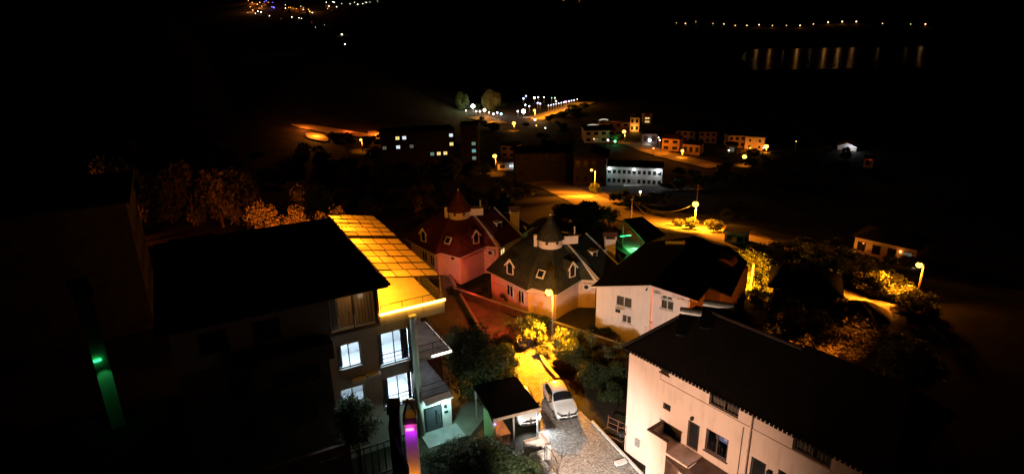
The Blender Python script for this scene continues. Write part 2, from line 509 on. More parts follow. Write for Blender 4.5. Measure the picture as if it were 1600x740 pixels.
# ------------------------------------------------------------------ windows, walls
def wall_holes(b, x0, x1, z0, z1, t, holes):
    """a wall face at y=0 with real openings t deep, body towards +y"""
    xs = sorted({x0,x1,*[h[0] for h in holes],*[h[1] for h in holes]}); zs = sorted({z0,z1,*[h[2] for h in holes],*[h[3] for h in holes]})
    for i in range(len(xs)-1):
        for j in range(len(zs)-1):
            cx = (xs[i]+xs[i+1])/2; cz = (zs[j]+zs[j+1])/2
            if any(h[0]<cx<h[1] and h[2]<cz<h[3] for h in holes): continue
            b.poly([(xs[i],0,zs[j]),(xs[i+1],0,zs[j]),(xs[i+1],0,zs[j+1]),(xs[i],0,zs[j+1])])
    for a,c,d,e in holes:
        b.poly([(a,0,d),(a,t,d),(a,t,e),(a,0,e)]); b.poly([(c,0,d),(c,0,e),(c,t,e),(c,t,d)])
        b.poly([(a,0,d),(c,0,d),(c,t,d),(a,t,d)]); b.poly([(a,0,e),(a,t,e),(c,t,e),(c,0,e)])
    b.poly([(x0,0,z0),(x0,0,z1),(x0,t,z1),(x0,t,z0)]); b.poly([(x1,0,z0),(x1,t,z0),(x1,t,z1),(x1,0,z1)])

def drape(b, x0, x1, z0, z1, y, amp=0.05, wave=0.22):
    n = max(4, int((x1-x0)/0.05)); pts = []
    for i in range(n+1):
        x = x0+(x1-x0)*i/n
        pts.append((x, y+amp*math.sin(2*math.pi*x/wave)+0.3*amp*math.sin(9.1*x)))
    b.add([(p[0],p[1],z0) for p in pts]+[(p[0],p[1],z1) for p in pts], [(i,i+1,n+2+i,n+1+i) for i in range(n)])

def window(parent, M, x0, x1, z0, z1, frame=FRAMEW, pane=None, fw=0.07, mull=1, y=0.10, curtain=None, sill=True, rail=0, name='window'):
    """a framed window set y behind the wall face; M places wall coordinates in the building's"""
    b = MB(M); d0, d1 = y-0.03, y+0.04
    b.box(x0,x1,d0,d1,z0,z0+fw); b.box(x0,x1,d0,d1,z1-fw,z1)
    b.box(x0,x0+fw,d0,d1,z0+fw,z1-fw); b.box(x1-fw,x1,d0,d1,z0+fw,z1-fw)
    for k in range(1, mull+1):
        xm = x0+(x1-x0)*k/(mull+1); b.box(xm-fw/2,xm+fw/2,d0,d1,z0+fw,z1-fw)
    w = b.build(name, frame, parent)
    p = MB(M); p.poly([(x0+fw,y,z0+fw),(x1-fw,y,z0+fw),(x1-fw,y,z1-fw),(x0+fw,y,z1-fw)])
    p.build('pane', pane or PANED, w)
    if curtain:
        c = MB(M)
        for a, e in curtain[1]:
            drape(c, x0+fw+(x1-x0-2*fw)*a, x0+fw+(x1-x0-2*fw)*e, z0+fw, z1-fw, y+0.12)
        c.build('curtain', curtain[0], w, True)
        if pane is None or pane is GLASS:
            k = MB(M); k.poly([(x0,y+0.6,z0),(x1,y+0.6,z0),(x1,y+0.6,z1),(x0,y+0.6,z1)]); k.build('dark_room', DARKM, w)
    if sill:
        s = MB(M); s.box(x0-0.08,x1+0.08,-0.07,y-0.032,z0-0.07,z0-0.004); s.build('sill', frame, w)
    return w

def face(x, y, ang):
    return Matrix.Translation((x,y,0)) @ Matrix.Rotation(R(ang),4,'Z')
I4 = Matrix.Identity(4)

# ------------------------------------------------------------------ apartment house with the lit roof terrace
AP = thing('apartment_house', 'tall cream apartment house with a black roof and an amber lit terrace under glass', 'apartment house', (-4.8,39.4,0), R(28.5))
holes = [(-7.8,-6.25,7.15,8.92),(-5.05,-2.80,6.5,9.03),(-5.0,-2.80,3.15,5.55),(-7.9,-6.3,4.0,5.6),
         (-11.2,-9.6,4.0,5.6),(-14.6,-13.0,7.15,8.92),(-14.6,-13.0,4.0,5.6),(-12.0,-9.0,7.0,9.3),(-7.6,-6.4,0.9,2.3)]
DARKR = mat('unlit_dark_render',(0.055,0.045,0.035),0.95,0.4,0.8,0.4,6)  # darkness of the unlit walls is put into this colour
b = MB(); wall_holes(b,-17,-8.35,-0.5,9.68,0.28,[h for h in holes if h[0] < -8.35]); b.build('unlit_front_wall', DARKR, AP)
b = MB(); wall_holes(b,-8.35,-2.3,-0.5,9.68,0.28,[h for h in holes if h[0] > -8.35])
b.box(-17,-16.9,0.285,15,-0.5,9.68); b.box(-17,0,15.002,15.2,-0.5,9.68); b.box(-0.2,0,5.5,15.0,-0.5,9.5)
b.box(-2.5,-2.3,0.285,5.5,3.1,9.45); b.box(-2.3,-0.2,5.3,5.5,3.1,9.45)
b.build('wall', APTP, AP)
b = MB(); b.box(-2.3,0,0.0,0.25,-0.4,2.85); b.build('entrance_wall', WHITEP, AP)
b = MB(); b.box(-2.3,0,0.0,5.28,2.87,3.08); b.build('balcony_floor', CONC, AP)
b = MB(); b.box(-2.3,0.25,-0.02,5.28,6.12,6.36); b.build('balcony_floor', CONC, AP)
b = MB(); b.box(-4.62,0.02,0.21,15,9.50,9.72); b.build('terrace_floor', mat('terrace_tiles',(0.66,0.58,0.40),0.7,0.10,2.0), AP)
b = MB(); b.box(-17,-4.64,0.3,15,9.50,9.72); b.build('floor_slab', CONC, AP)
b = MB(); b.box(-4.75,-0.05,0.0,0.2,9.50,10.5); b.build('parapet', APTP, AP)
b = MB(); b.box(-4.75,-0.02,-0.14,-0.04,10.46,10.58); b.build('led_strip', LED_A, AP)
b = MB(); b.lathe([(0.24,-0.4),(0.24,9.7),(0.27,9.72),(0.27,9.95)],(-2.52,-0.1,0),14); b.build('column', APTP, AP, True)
# upper storey block and its window wall
b = MB()
wall_holes(b,-17,-4.72,9.70,12.85,0.2,[(-8.05,-4.85,9.86,12.38),(-12.6,-11,10.6,12.0),(-15.6,-14,10.6,12.0)])
b.M = None
b.box(-4.9,-4.72,0.21,15.2,9.73,12.85); b.box(-17,-16.85,0.21,15.2,9.73,12.85)
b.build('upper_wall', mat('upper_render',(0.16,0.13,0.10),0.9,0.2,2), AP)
b = MB(); b.slab([(-17.6,-1.2,13.0),(-4.3,-1.12,13.0),(-4.15,15.5,13.0),(-17.6,15.8,13.0)],0.16)
for i in range(42):                                               # tile ends along the verge
    y = -1.05+i*0.4; b.box(-4.32,-4.12,y,y+0.26,12.9,13.06)
b.build('roof', ROOFD, AP)
CURTT = mat('thin_curtain',(0.40,0.31,0.20),0.9,0.2,1.5)
nt = CURTT.node_tree; tr = nt.nodes.new('ShaderNodeBsdfTranslucent'); tr.inputs[0].default_value = (0.5,0.34,0.18,1)
ms = nt.nodes.new('ShaderNodeMixShader'); ms.inputs[0].default_value = 0.6
out = [n for n in nt.nodes if n.type == 'OUTPUT_MATERIAL'][0]
nt.links.new(nt.nodes['Principled BSDF'].outputs[0], ms.inputs[1]); nt.links.new(tr.outputs[0], ms.inputs[2]); nt.links.new(ms.outputs[0], out.inputs[0])
w = window(AP, I4, -8.05,-4.85,9.86,12.38, FRAMEB, GLASS, 0.06, 1, 0.08, None, False)
c = MB(); drape(c,-7.9,-7.35,9.9,12.3,0.5,0.06,0.2); c.build('curtain', CURTB, w, True)
c = MB(); drape(c,-7.3,-6.3,9.9,12.3,0.6,0.04,0.26); drape(c,-6.25,-4.9,9.9,12.3,0.45,0.06,0.21); c.build('curtain', CURTT, w, True)
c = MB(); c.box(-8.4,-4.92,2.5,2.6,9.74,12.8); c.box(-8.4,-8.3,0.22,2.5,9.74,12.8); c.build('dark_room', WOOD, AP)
light('AREA',(-6.4,1.5,12.6),20,(1,.58,.28),AP,0.1,(0,0,0),None,(2.5,.3))
for hx in ((-12.6,-11),(-15.6,-14)): window(AP, I4, hx[0],hx[1],10.6,12.0,FRAMEB)
# pergola
def pz(s, n): return (12.95 + (s+4.1)*(-0.19)) - (0.0 if n >= 9.8 else 0.14)
per = mat('pergola_sheet',(0.8,0.72,0.5),0.35,0.06,1.2)
nt = per.node_tree; tr = nt.nodes.new('ShaderNodeBsdfTranslucent'); tr.inputs[0].default_value = (0.42,0.30,0.16,1)
ms = nt.nodes.new('ShaderNodeMixShader'); ms.inputs[0].default_value = 0.62
out = [n for n in nt.nodes if n.type == 'OUTPUT_MATERIAL'][0]
nt.links.new(nt.nodes['Principled BSDF'].outputs[0], ms.inputs[1]); nt.links.new(tr.outputs[0], ms.inputs[2]); nt.links.new(ms.outputs[0], out.inputs[0])
PG = MB(); BR = MB()
rows = [0.55,2.0,3.5,5.0,6.5,8.1,9.7]; rows2 = [9.9,11.1,12.4,13.7,15.0,16.5]
cols = [-4.05,-3.1,-2.1,-1.05,0.0]
for rr, off in ((rows,0),(rows2,0.35)):
    for j in range(len(rr)-1):
        sag = (j % 2)*0.25*(1 if off else 0)
        cc = [cols[0]]+[c+sag+0.06*math.sin(j*3+c*5) for c in cols[1:-1]]+[cols[-1]]
        for i in range(4):
            n0, n1 = rr[j], rr[j+1]
            z = 0.012*((i*7+j*3)%4)
            PG.poly([(cc[i]+.03,n0+.03,pz(cc[i],n0)+z),(cc[i+1]-.03,n0+.03,pz(cc[i+1],n0)+z),(cc[i+1]-.03,n1-.03,pz(cc[i+1],n0)+z+.02),(cc[i]+.03,n1-.03,pz(cc[i],n0)+z+.02)])
            if i: BR.tube([(cc[i],n0,pz(cc[i],n0)+.03),(cc[i],n1,pz(cc[i],n0)+.05)],0.03,4)
    for n in rr: BR.tube([(-4.05,n,pz(-4.05,n)+.05),(0.0,n,pz(0.0,n)+.05)],0.05,4)
for n in (0.55, 5.0, 9.75, 16.5): BR.box(-0.08,0.04,n-0.05,n+0.05,9.73,pz(0,n))
PG.build('pergola_sheet', per, AP); BR.build('pergola_frame', mat('pergola_bars',(0.10,0.055,0.025),0.6,0.2), AP)
for n in (1.2, 5.0, 8.6, 12.2, 15.2):
    l = MB(); l.lathe([(0.05,-0.12),(0.11,-0.1),(0.11,0.08),(0.04,0.12)],(-4.55,n,12.1),8); l.build('wall_lamp', LED_A, AP)
    light('POINT',(-3.9,n,11.5 if n<8 else 12.0),1000 if n<8 else 900,AMBER,AP,0.15)
# railings
def railing(parent, pts, h, posts, bars=3, r=0.02, name='railing', mm=None):
    b = MB()
    for k in range(bars):
        z = h*(k+1)/bars
        b.tube([(p[0],p[1],p[2]+z) for p in pts], r*(1.4 if k==bars-1 else 1), 5)
    for a, q in zip(pts, pts[1:]):
        a = Vector(a); q = Vector(q); n = max(1,int((q-a).length/posts))
        for i in range(n+1):
            p = a+(q-a)*(i/n); b.tube([p, p+Vector((0,0,h))], r*1.2, 5)
    return b.build(name, mm or DARKM, parent)
railing(AP, [(-4.6,0.12,10.6),(-0.1,0.12,10.6),(-0.02,0.15,10.6)], 0.45, 1.4, 1)
railing(AP, [(0.0,0.2,9.74),(0.0,9.6,9.74)], 1.0, 1.2, 4)
railing(AP, [(-2.25,0.06,6.36),(0.0,0.06,6.36),(0.0,5.2,6.36)], 0.95, 1.1, 2)
railing(AP, [(-2.25,0.06,3.08),(-0.06,0.06,3.08),(-0.06,5.2,3.08)], 0.95, 1.1, 2)
railing(AP, [(-5.1,-0.12,6.55),(-2.75,-0.12,6.55)], 0.95, 2.3, 3, 0.022, 'window_railing')
railing(AP, [(-5.1,-0.12,3.2),(-2.75,-0.12,3.2)], 0.95, 2.3, 3, 0.022, 'window_railing')
b = MB(); b.box(-1.25,0.24,-0.09,-0.025,6.26,6.35); b.build('led_strip', LED_W, AP)
b = MB(); b.box(0.252,0.29,-0.02,5.2,6.27,6.33); b.build('led_strip', emis('soft_led',(1.0,0.85,0.7),2.0), AP)
light('POINT',(-1.1,2.6,9.2),45,(1.0,0.82,0.85),AP,0.2)
light('POINT',(-1.1,2.6,5.7),45,(0.75,0.85,1.0),AP,0.2)
# lit rooms behind the open glazing
ROOM = mat('pale_room_paint',(0.75,0.78,0.80),0.9,0.05)
def room(x0,x1,z0,z1,energy,depth=3.2,col=COOL):
    b = MB(); y0, y1 = 0.30, depth
    for q in ([(x0,y1,z0),(x1,y1,z0),(x1,y1,z1),(x0,y1,z1)],[(x0,y0,z0),(x0,y1,z0),(x0,y1,z1),(x0,y0,z1)],
              [(x1,y0,z0),(x1,y0,z1),(x1,y1,z1),(x1,y1,z0)],[(x0,y0,z0),(x1,y0,z0),(x1,y1,z0),(x0,y1,z0)],[(x0,y0,z1),(x0,y1,z1),(x1,y1,z1),(x1,y0,z1)]):
        b.poly(q)
    b.build('lit_room', ROOM, AP)
    f = MB(); xm = (x0+x1)/2
    f.box(x0+0.25,x0+0.9,1.5,depth-0.3,z0+0.02,z0+0.5); f.build('bed', CURTB, AP)
    light('POINT',(xm,1.3,z1-0.3),energy,col,AP,0.25)
room(-8.2,-5.6,6.42,9.4,700); room(-5.5,-2.52,6.42,9.4,700); room(-5.5,-2.52,3.1,6.0,900); room(-8.2,-5.6,3.1,6.0,260)
window(AP,I4,-7.8,-6.25,7.15,8.92,DARKM,GLASS,0.06,1,0.15,None)
window(AP,I4,-5.05,-2.80,6.5,9.03,DARKM,GLASS,0.06,1,0.15,None)
window(AP,I4,-5.0,-2.80,3.15,5.55,DARKM,GLASS,0.06,1,0.15,None)
window(AP,I4,-7.9,-6.3,4.0,5.6,DARKM,GLASS,0.06,1,0.15,None)
c = MB(); drape(c,-7.75,-7.45,7.2,8.9,0.36,0.04,0.16); c.build('curtain',CURTB,AP,True)
c = MB(); drape(c,-5.0,-4.7,6.5,9.0,0.36,0.04,0.16); drape(c,-3.35,-2.85,6.5,9.0,0.36,0.04,0.16); c.build('curtain',CURTB,AP,True)
c = MB(); drape(c,-4.98,-4.55,3.2,5.5,0.36,0.04,0.16); drape(c,-3.1,-2.85,3.2,5.5,0.36,0.04,0.16); c.build('curtain',CURTB,AP,True)
for hx in holes[4:]: window(AP,I4,*hx,FRAMEB)
b = MB(); b.box(-7.1,-6.2,-0.55,-0.01,6.16,6.30); b.build('window_canopy', WHITEP, AP)
b = MB(); b.box(-6.1,-5.15,-0.5,-0.01,6.22,6.36); b.build('window_canopy', WHITEP, AP)
b = MB(); b.box(-12.5,-8.2,-1.2,-0.01,8.85,9.05); b.box(-12.5,-8.2,-1.2,-1.08,9.05,9.95); b.box(-8.32,-8.2,-1.08,-0.01,9.05,9.95); b.build('balcony', DARKR, AP)
b = MB(); b.box(-8.6,-8.0,-0.3,-0.02,9.2,9.5); b.build('window_canopy', WHITEP, AP)
# front door
d = MB(); d.box(-2.03,-0.85,-0.06,-0.004,0.06,2.08); door = d.build('door', mat('dark_grey_door',(0.05,0.055,0.065),0.4,0.1), AP)
d = MB(); d.box(-1.33,-1.18,-0.075,-0.062,0.55,1.8); d.build('glass_slit', PANED, door)
d = MB(); d.tube([(-0.98,-0.12,0.7),(-0.98,-0.12,1.5)],0.02,6); d.build('handle', STEEL, door)
d = MB(); d.box(-2.1,-2.03,-0.08,-0.003,0.0,2.16); d.box(-0.85,-0.78,-0.08,-0.003,0.0,2.16); d.box(-2.03,-0.85,-0.08,-0.003,2.09,2.16); d.build('door_frame', DARKM, door)
l = MB(); l.box(-0.6,-0.4,-0.16,-0.003,1.75,1.95); l.box(-0.58,-0.3,-0.1,-0.003,1.25,1.4); l.build('meter_box', DARKM, AP)
l = MB(); l.lathe([(0.12,-0.06),(0.16,-0.02),(0.16,0.0)],(-0.7,-0.7,2.86),10); l.build('porch_lamp', LED_G, AP)
light('POINT',(-0.9,-0.95,2.55),240,(0.50,1.0,0.92),AP,0.15)
l = MB(); l.box(-2.2,-0.1,-0.85,-0.01,2.88,3.0); l.build('porch_canopy', WHITEP, AP)
b = MB(); b.box(-2.6,0.3,-1.8,-0.07,0.0,0.10); b.build('doorstep', CONC, AP)
b = MB(); b.box(0.06,0.22,13.4,13.7,9.9,10.15); b.build('flood_lamp', BULB_R, AP)
rl = light('SPOT',(0.4,13.5,10.0),5200,(1.0,0.24,0.17),AP,0.12,None,30,None,1.0); RLT = rl
# roof clutter
b = MB(); 
for k in range(3): b.box(-16.6+k*1.1,-15.6+k*1.1,14.0,15.4,13.02,13.3)
b.build('roof_hatch', CONC, AP)
# no lamp is placed for the wall beside the windows
# ------------------------------------------------------------------ neighbour blocks, dark, on the left edge
p = at(203,267,13.5)
NB = thing('apartment_block', 'unlit dark block behind the black roofed apartment house', 'apartment block', (p.x,p.y,0), R(28.5))
b = MB(); b.box(-26,0,-14,0,-1,13.2); b.build('wall', DARKR, NB)
b = MB(); b.slab([(-26.5,-14.5,13.5),(0.4,-14.5,13.5),(0.4,0.4,13.5),(-26.5,0.4,13.5)],0.25); b.build('roof', ROOFD, NB)
for k in range(4):
    for z in (2.2,5.4,8.6): window(NB, face(0,0,90) , -12.5+k*3.1, -11.1+k*3.1, z, z+1.4, FRAMEB, None, 0.06, 1, -0.03, None, False)
p = at(180,600,3.6)
GT = thing('stair_tower', 'narrow stair tower washed in green light beside the dark block', 'tower', (p.x,p.y,0), R(40))
b = MB(); b.box(-.95,0,0,3,-1,11.2); b.build('wall', WHITEP, GT)
b = MB(); b.slab([(-1.1,-0.3,11.4),(0.2,-0.3,11.4),(0.2,3.2,11.4),(-1.1,3.2,11.4)],0.2); b.build('roof', ROOFD, GT)
l = MB(); l.box(-.9,-0.45,-0.14,-0.003,5.9,6.0); l.build('led_lamp', LED_G, GT)
gl = light('SPOT',(-.6,-0.9,5.9),30,(0.05,1.0,0.22),GT,0.1,None,58); aim(gl,(-.35,0,3.0))

# low wall between yard and street with a red light strip on its street face
ya, yb = at(702,434,0), at(764,542,0)
RW = wall_run('kerb_wall', 'low wall along the straight edge of the yard with a red light strip', [ya, yb], 0.42, 0.2, CONC, CONC)
yd = (yb-ya).normalized(); yn = Vector((-yd.y, yd.x, 0)); yn = yn if yn.x > 0 else -yn
b = MB(); b.tube([ya+yn*.15+Vector((0,0,.3)), yb+yn*.15+Vector((0,0,.3))], .025, 5); b.build('led_strip', LED_R, RW)
for t_, e_ in ((.0,70),(.2,75),(.4,80),(.6,90),(.8,110),(1.0,130)):
    p_ = ya+(yb-ya)*t_+yn*1.2+Vector((0,0,1.6)); light('POINT', tuple(p_), e_, (1,.05,.025), RW, .1)

# ------------------------------------------------------------------ cottages with turrets
def make_cottage(label, loc, roofm, wallm):
    t = thing('cottage', label, 'house', loc, 0, 'twin turret cottages')
    E = [(-7.6,6.9),(-3.3,1.3),(-2.7,1.9),(-.3,.1),(2.6,3.8),(4.5,3.5),(6.4,6.6),(8.6,10.8),(3.6,14.6),(-4.6,13.2)]
    c = (-.5,7.0)
    def ring(k, z): return [(c[0]+(x-c[0])*k, c[1]+(y-c[1])*k, z) for x,y in E]
    W_ = [(c[0]+(x-c[0])*.92, c[1]+(y-c[1])*.92) for x,y in E]
    b = MB(); b.prism(W_, -0.6, 3.05); b.build('wall', wallm, t)
    b = MB(); rs = [ring(1,2.9),ring(1.0,3.06),ring(.72,5.0),ring(.45,6.15),ring(.2,6.85)]
    n = len(E); vs = [p for r_ in rs for p in r_]; fs = []
    for i in range(len(rs)-1):
        for k in range(n): fs.append((i*n+k, i*n+(k+1)%n, (i+1)*n+(k+1)%n, (i+1)*n+k))
    fs.append(tuple((len(rs)-1)*n+k for k in range(n))); fs.append(tuple(range(n-1,-1,-1)))
    b.add(vs, fs); roof = b.build('roof', roofm, t)
    e = MB()
    for k in range(n):
        a, q = E[k], E[(k+1)%n]; e.tube([(a[0],a[1],2.96),(q[0],q[1],2.96)],0.07,5)
    e.build('eaves_board', FRAMEW, roof)
    # turret
    tx, ty = -.6, 5.5
    b = MB(); b.lathe([(1.3,6.3),(1.3,7.3)],(tx,ty,0),18); tur = b.build('turret', WHITEP, t, False)
    b = MB(); b.lathe([(1.55,7.2),(1.5,7.28),(.05,9.65)],(tx,ty,0),18); b.build('turret_roof', roofm, tur)
    b = MB(); b.ball((tx,ty,9.72),.12); b.build('finial', FRAMEW, tur)
    for a in (-110,-60):
        b = MB(face(tx+1.31*math.cos(R(a)),ty+1.31*math.sin(R(a)),a+90)); b.lathe([(.01,0),(.18,0),(.18,.05),(.01,.05)],(0,0,0),10)
        b.v = [tuple(Vector((tx+1.30*math.cos(R(a)),ty+1.30*math.sin(R(a)),6.95)) + Matrix.Rotation(R(a),3,'Z')@Vector((.03*(1 if i>=20 else -1), .18*math.cos(i*.628), .18*math.sin(i*.628)))) for i in range(40)]
        b.build('porthole', FRAMEB, tur)
    b = MB(face(tx,ty,8)); b.box(1.15,2.9,-.5,.5,6.5,7.3); b.box(1.1,2.95,-.56,.56,7.3,7.38); b.build('tank_housing', WHITEP, t)
    b = MB(); b.box(tx-1.75,tx-1.4,ty-.3,ty+.1,6.3,7.6); b.build('flue', WHITEP, t)
    b = MB(); b.lathe([(.1,0),(.1,.9),(.16,.95),(.16,1.1)],(tx+2.6,ty+.3,7.2),8); b.build('flue', STEEL, t)
    # dormers with pointed gables
    def dormer(x, y, z, ang, w=.95, h=1.1, frame=FRAMEW):
        M = face(x,y,ang)
        b = MB(M); g = [(-w/2,z),(w/2,z),(w/2,z+h),(0,z+h+.55),(-w/2,z+h)]
        b.add([(p[0],0,p[1]) for p in g]+[(p[0],1.8,p[1]) for p in g], [(0,1,2,3,4),(9,8,7,6,5),(0,5,6,1),(1,6,7,2),(2,7,8,3),(3,8,9,4),(4,9,5,0)])
        d = b.build('dormer', roofm, t)
        b = MB(M)
        for a, q in (((-w/2-.2,z+h-.2),(0,z+h+.62)),((0,z+h+.62),(w/2+.2,z+h-.2))):
            b.tube([(a[0],-.12,a[1]),(q[0],-.12,q[1])],.075,5)
        b.build('bargeboard', frame, d)
        b = MB(M); i = .09; g2 = [(-w/2+i,z+.05),(w/2-i,z+.05),(w/2-i,z+h-.02),(0,z+h+.4),(-w/2+i,z+h-.02)]
        for k in range(5):
            a, q = g2[k], g2[(k+1)%5]; b.tube([(a[0],-.03,a[1]),(q[0],-.03,q[1])],.065,4)
        wn_ = b.build('window', frame, d)
        b = MB(M); b.poly([(p[0],-.012,p[1]) for p in g2]); b.build('pane', PANED, wn_)
    dormer(-4.9,3.85,3.75,-38); dormer(1.5,2.75,3.8,38)
    # skylight
    k = MB(Matrix.Translation((-1.75,2.15,4.42))@Matrix.Rotation(R(-36),4,'Z')@Matrix.Rotation(R(52),4,'X'))
    k.box(-.42,.42,-.45,.45,-.05,.12); sk = k.build('skylight', FRAMEW, roof)
    k = MB(k.M); k.box(-.3,.3,-.33,.33,.122,.13); k.build('pane', PANED, sk)
    # raised wing roof with white cheeks
    b = MB(); b.slab([(1.3,5.6,6.35),(4.3,3.1,3.3),(7.0,6.5,3.35),(3.6,8.8,6.35)],.16); wing = b.build('wing_roof', roofm, t)
    b = MB(); b.add([(1.4,5.5,6.2),(4.2,3.15,3.15),(3.6,3.9,3.0),(1.2,5.3,5.2)],[(0,1,2,3)]); b.box(3.7,4.3,3.9,4.3,2.9,3.3); b.build('gable_wall', WHITEP, t)
    b = MB(); b.tube([(3.6,8.85,6.42),(7.05,6.55,3.42)],.12,5); b.tube([(1.25,5.55,6.42),(4.3,3.05,3.36)],.12,5); b.build('verge_cap', STONE, wing)
    b = MB(face(4.1,6.1,40)); b.box(-.4,.4,-.2,1.0,4.3,5.35); b.box(-.5,.5,-.3,1.0,5.35,5.43); dm = b.build('small_dormer', WHITEP, t)
    b = MB(face(4.1,6.1,40)); b.box(-.28,.28,-.212,-.202,4.45,5.25); b.build('pane', PANED, dm)
    # chimney
    b = MB(); b.box(5.6,6.75,7.7,8.5,0,6.0); ch = b.build('chimney', WHITEP, t)
    b = MB(); b.box(5.5,6.85,7.6,8.6,6.003,6.1)
    for x in (5.55,6.68): b.box(x,x+.12,7.65,8.55,6.103,6.4)
    b.build('chimney_pots', WHITEP, ch)
    b = MB(); b.add([(5.4,7.5,6.4),(6.95,7.5,6.4),(6.95,8.7,6.4),(5.4,8.7,6.4),(5.4,8.1,6.75),(6.95,8.1,6.75)],[(0,1,5,4),(2,3,4,5),(0,4,3),(1,2,5),(3,2,1,0)]); b.build('chimney_cap', LEAD, ch)
    # wall windows, air conditioner
    def ed(i): 
        a, q = Vector(W_[i]), Vector(W_[i+1]); d = q-a; return face(a.x,a.y,math.degrees(math.atan2(d.y,d.x))), d.length
    M, L = ed(0); window(t,M,L*.45,L*.45+1.1,1.1,2.4,FRAMEW,None,.07,1,-.04)
    window(t,M,L*.75,L*.75+1.0,1.0,2.4,FRAMEW,None,.07,1,-.04)
    M, L = ed(2); s = MB(M); s.box(L*.45,L*.45+1.35,-.05,-.004,.5,2.2); s.build('shutter', mat('pale_shutter',(.7,.6,.52),.6,.1), t)
    s = MB(M); s.box(L*.55,L*.55+.3,-.2,-.004,2.45,2.7); s.build('wall_lantern', DARKM, t)
    M, L = ed(4); s = MB(M); s.box(.5,1.35,-.34,-.004,1.9,2.6); ac = s.build('air_conditioner', FRAMEW, t)
    s = MB(M); s.lathe([(.24,0),(.24,.01)],(0,0,0),14); s.v=[tuple(M@Vector((.8+.24*math.cos(i*2*math.pi/14),-.352 if i<14 else -.347,2.25+.24*math.sin(i*2*math.pi/14)))) for i in range(28)]; s.build('fan_grille', DARKM, ac)
    M, L = ed(5); window(t,M,L*.12,L*.12+1.0,1.1,2.5,FRAMEW,WIN_Y if roofm is ROOFR else None,.1,1,-.04)
    M, L = ed(6); window(t,M,L*.5,L*.5+1.1,1.0,2.4,FRAMEW,None,.07,1,-.04)
    b = MB(); b.lathe([(.03,0),(.45,.12),(.42,.12),(.02,.02)],(0,0,0),14)
    D = Matrix.Translation((7.3,9.2,3.3))@Matrix.Rotation(R(60),4,'X'); b.v=[tuple(D@Vector(p)) for p in b.v]; b.build('satellite_dish', STEEL, t)
    return t
_m = Matrix.Rotation(R(-28.5),3,'Z'); aim(RLT, tuple(_m @ (Vector((-5.6,67.3,1.2))-Vector((-4.8,39.4,0)))))
make_cottage('white turret cottage with a dark red tiled roof and one yellow lit window', (-5.8,66.3,0), ROOFR, PEACH)
make_cottage('white turret cottage with a dull green tiled roof behind the street lamp', (4.65,55.7,0), ROOFG, PEACH)

# ------------------------------------------------------------------ white gabled house
WHS = thing('gabled_house', 'white house with a wide dark gable roof and three white framed windows', 'house', (11.4,51,0), R(-35))
hA = [(-2.16,-0.54,3.52,4.62),(-1.5,-0.5,1.95,2.8)]
hB = [(2.05,3.08,5.12,5.80),(2.0,3.25,4.12,5.08)]
b = MB()
wall_holes(b,-4.2,1.25,0.2,4.9,0.2,hA)
b.poly([(-4.2,0,4.9),(1.25,0,4.9),(1.25,0,6.28)])
b.M = Matrix.Translation((0,0.45,0)); wall_holes(b,1.25,4.6,0.0,5.45,0.2,hB)
b.poly([(1.25,0,5.45),(4.6,0,5.45),(4.6,0,5.5),(1.25,0,6.25)])
b.M = None
b.box(1.05,1.25,0.005,0.645,0.2,6.2); b.box(-4.2,-4.05,0.2,13,-1,4.88); b.box(-4.04,1.0,12.8,13,-1,4.9); b.box(1.3,4.4,12.9,13.1,-3,5)
b.box(-4.1,1.0,0.02,0.25,-1,0.2); b.box(1.3,4.6,0.46,0.7,-1,0.0)
b.build('wall', WHITEP, WHS)
b = MB(); b.box(4.45,4.6,0.652,5,-1,5.38); b.build('side_wall', mat('shaded_side_render',(0.10,0.08,0.06),.9,.2,1.2), WHS)  # split off the white wall, its shade put into the colour
b = MB(); b.slab([(-4.65,-0.35,4.98),(1.27,-0.3,6.52),(0.2,14.5,6.52),(-5.1,13.6,4.98)],0.14)
b.slab([(1.275,-0.3,6.52),(5.25,0.8,5.55),(5.0,14.5,5.5),(0.21,14.5,6.52)],0.14); b.build('roof', ROOFD, WHS)
b = MB(); b.tube([(-4.65,-0.36,4.9),(1.27,-0.31,6.44),(5.25,0.79,5.47)],0.09,5); b.build('bargeboard', FRAMEW, WHS)
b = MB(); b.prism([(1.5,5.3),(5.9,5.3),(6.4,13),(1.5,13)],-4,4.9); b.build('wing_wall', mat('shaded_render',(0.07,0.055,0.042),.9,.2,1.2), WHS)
b = MB(); b.slab([(1.2,4.8,5.95),(7.2,4.15,5.2),(6.15,13.4,5.2),(3.6,16.4,5.25),(0.5,15,5.95)],0.15); b.build('wing_roof', ROOFD, WHS)
b = MB(); b.box(5.55,6.0,6.9,7.35,-3,4.95); b.build('pillar', mat('ochre_pillar',(0.32,0.22,0.14),.9,.15,1.2), WHS)
a_ = MB(); ar = [(4.6+.9*math.cos(math.pi*k/10), 5.42+.7*math.sin(math.pi*k/10)) for k in range(11)]
a_.add([(x,10.4,z) for x,z in ar]+[(x,12.2,z) for x,z in ar],[tuple(range(10,-1,-1)),tuple(range(11,22))]+[(k,k+1,12+k,11+k) for k in range(10)]+[(10,0,11,21)])
a_.build('arched_dormer', mat('terracotta',(0.06,0.03,0.022),0.8,0.2), WHS)
for hx in hA: window(WHS,I4,*hx,FRAMEW,GLASS,0.08,1,0.1,(CURTD,[(0.02,0.98)]))
for hx in hB: window(WHS,Matrix.Translation((0,0.45,0)),*hx,FRAMEW,GLASS,0.08,1,0.1,(CURTD,[(0.02,0.98)]))
s = MB(); s.box(-2.1,-1.2,-0.36,-0.01,2.98,3.42); ac = s.build('air_conditioner', FRAMEW, WHS)
s = MB(); s.box(-2.0,-1.5,-0.372,-0.362,3.03,3.37); s.build('fan_grille', DARKM, ac)
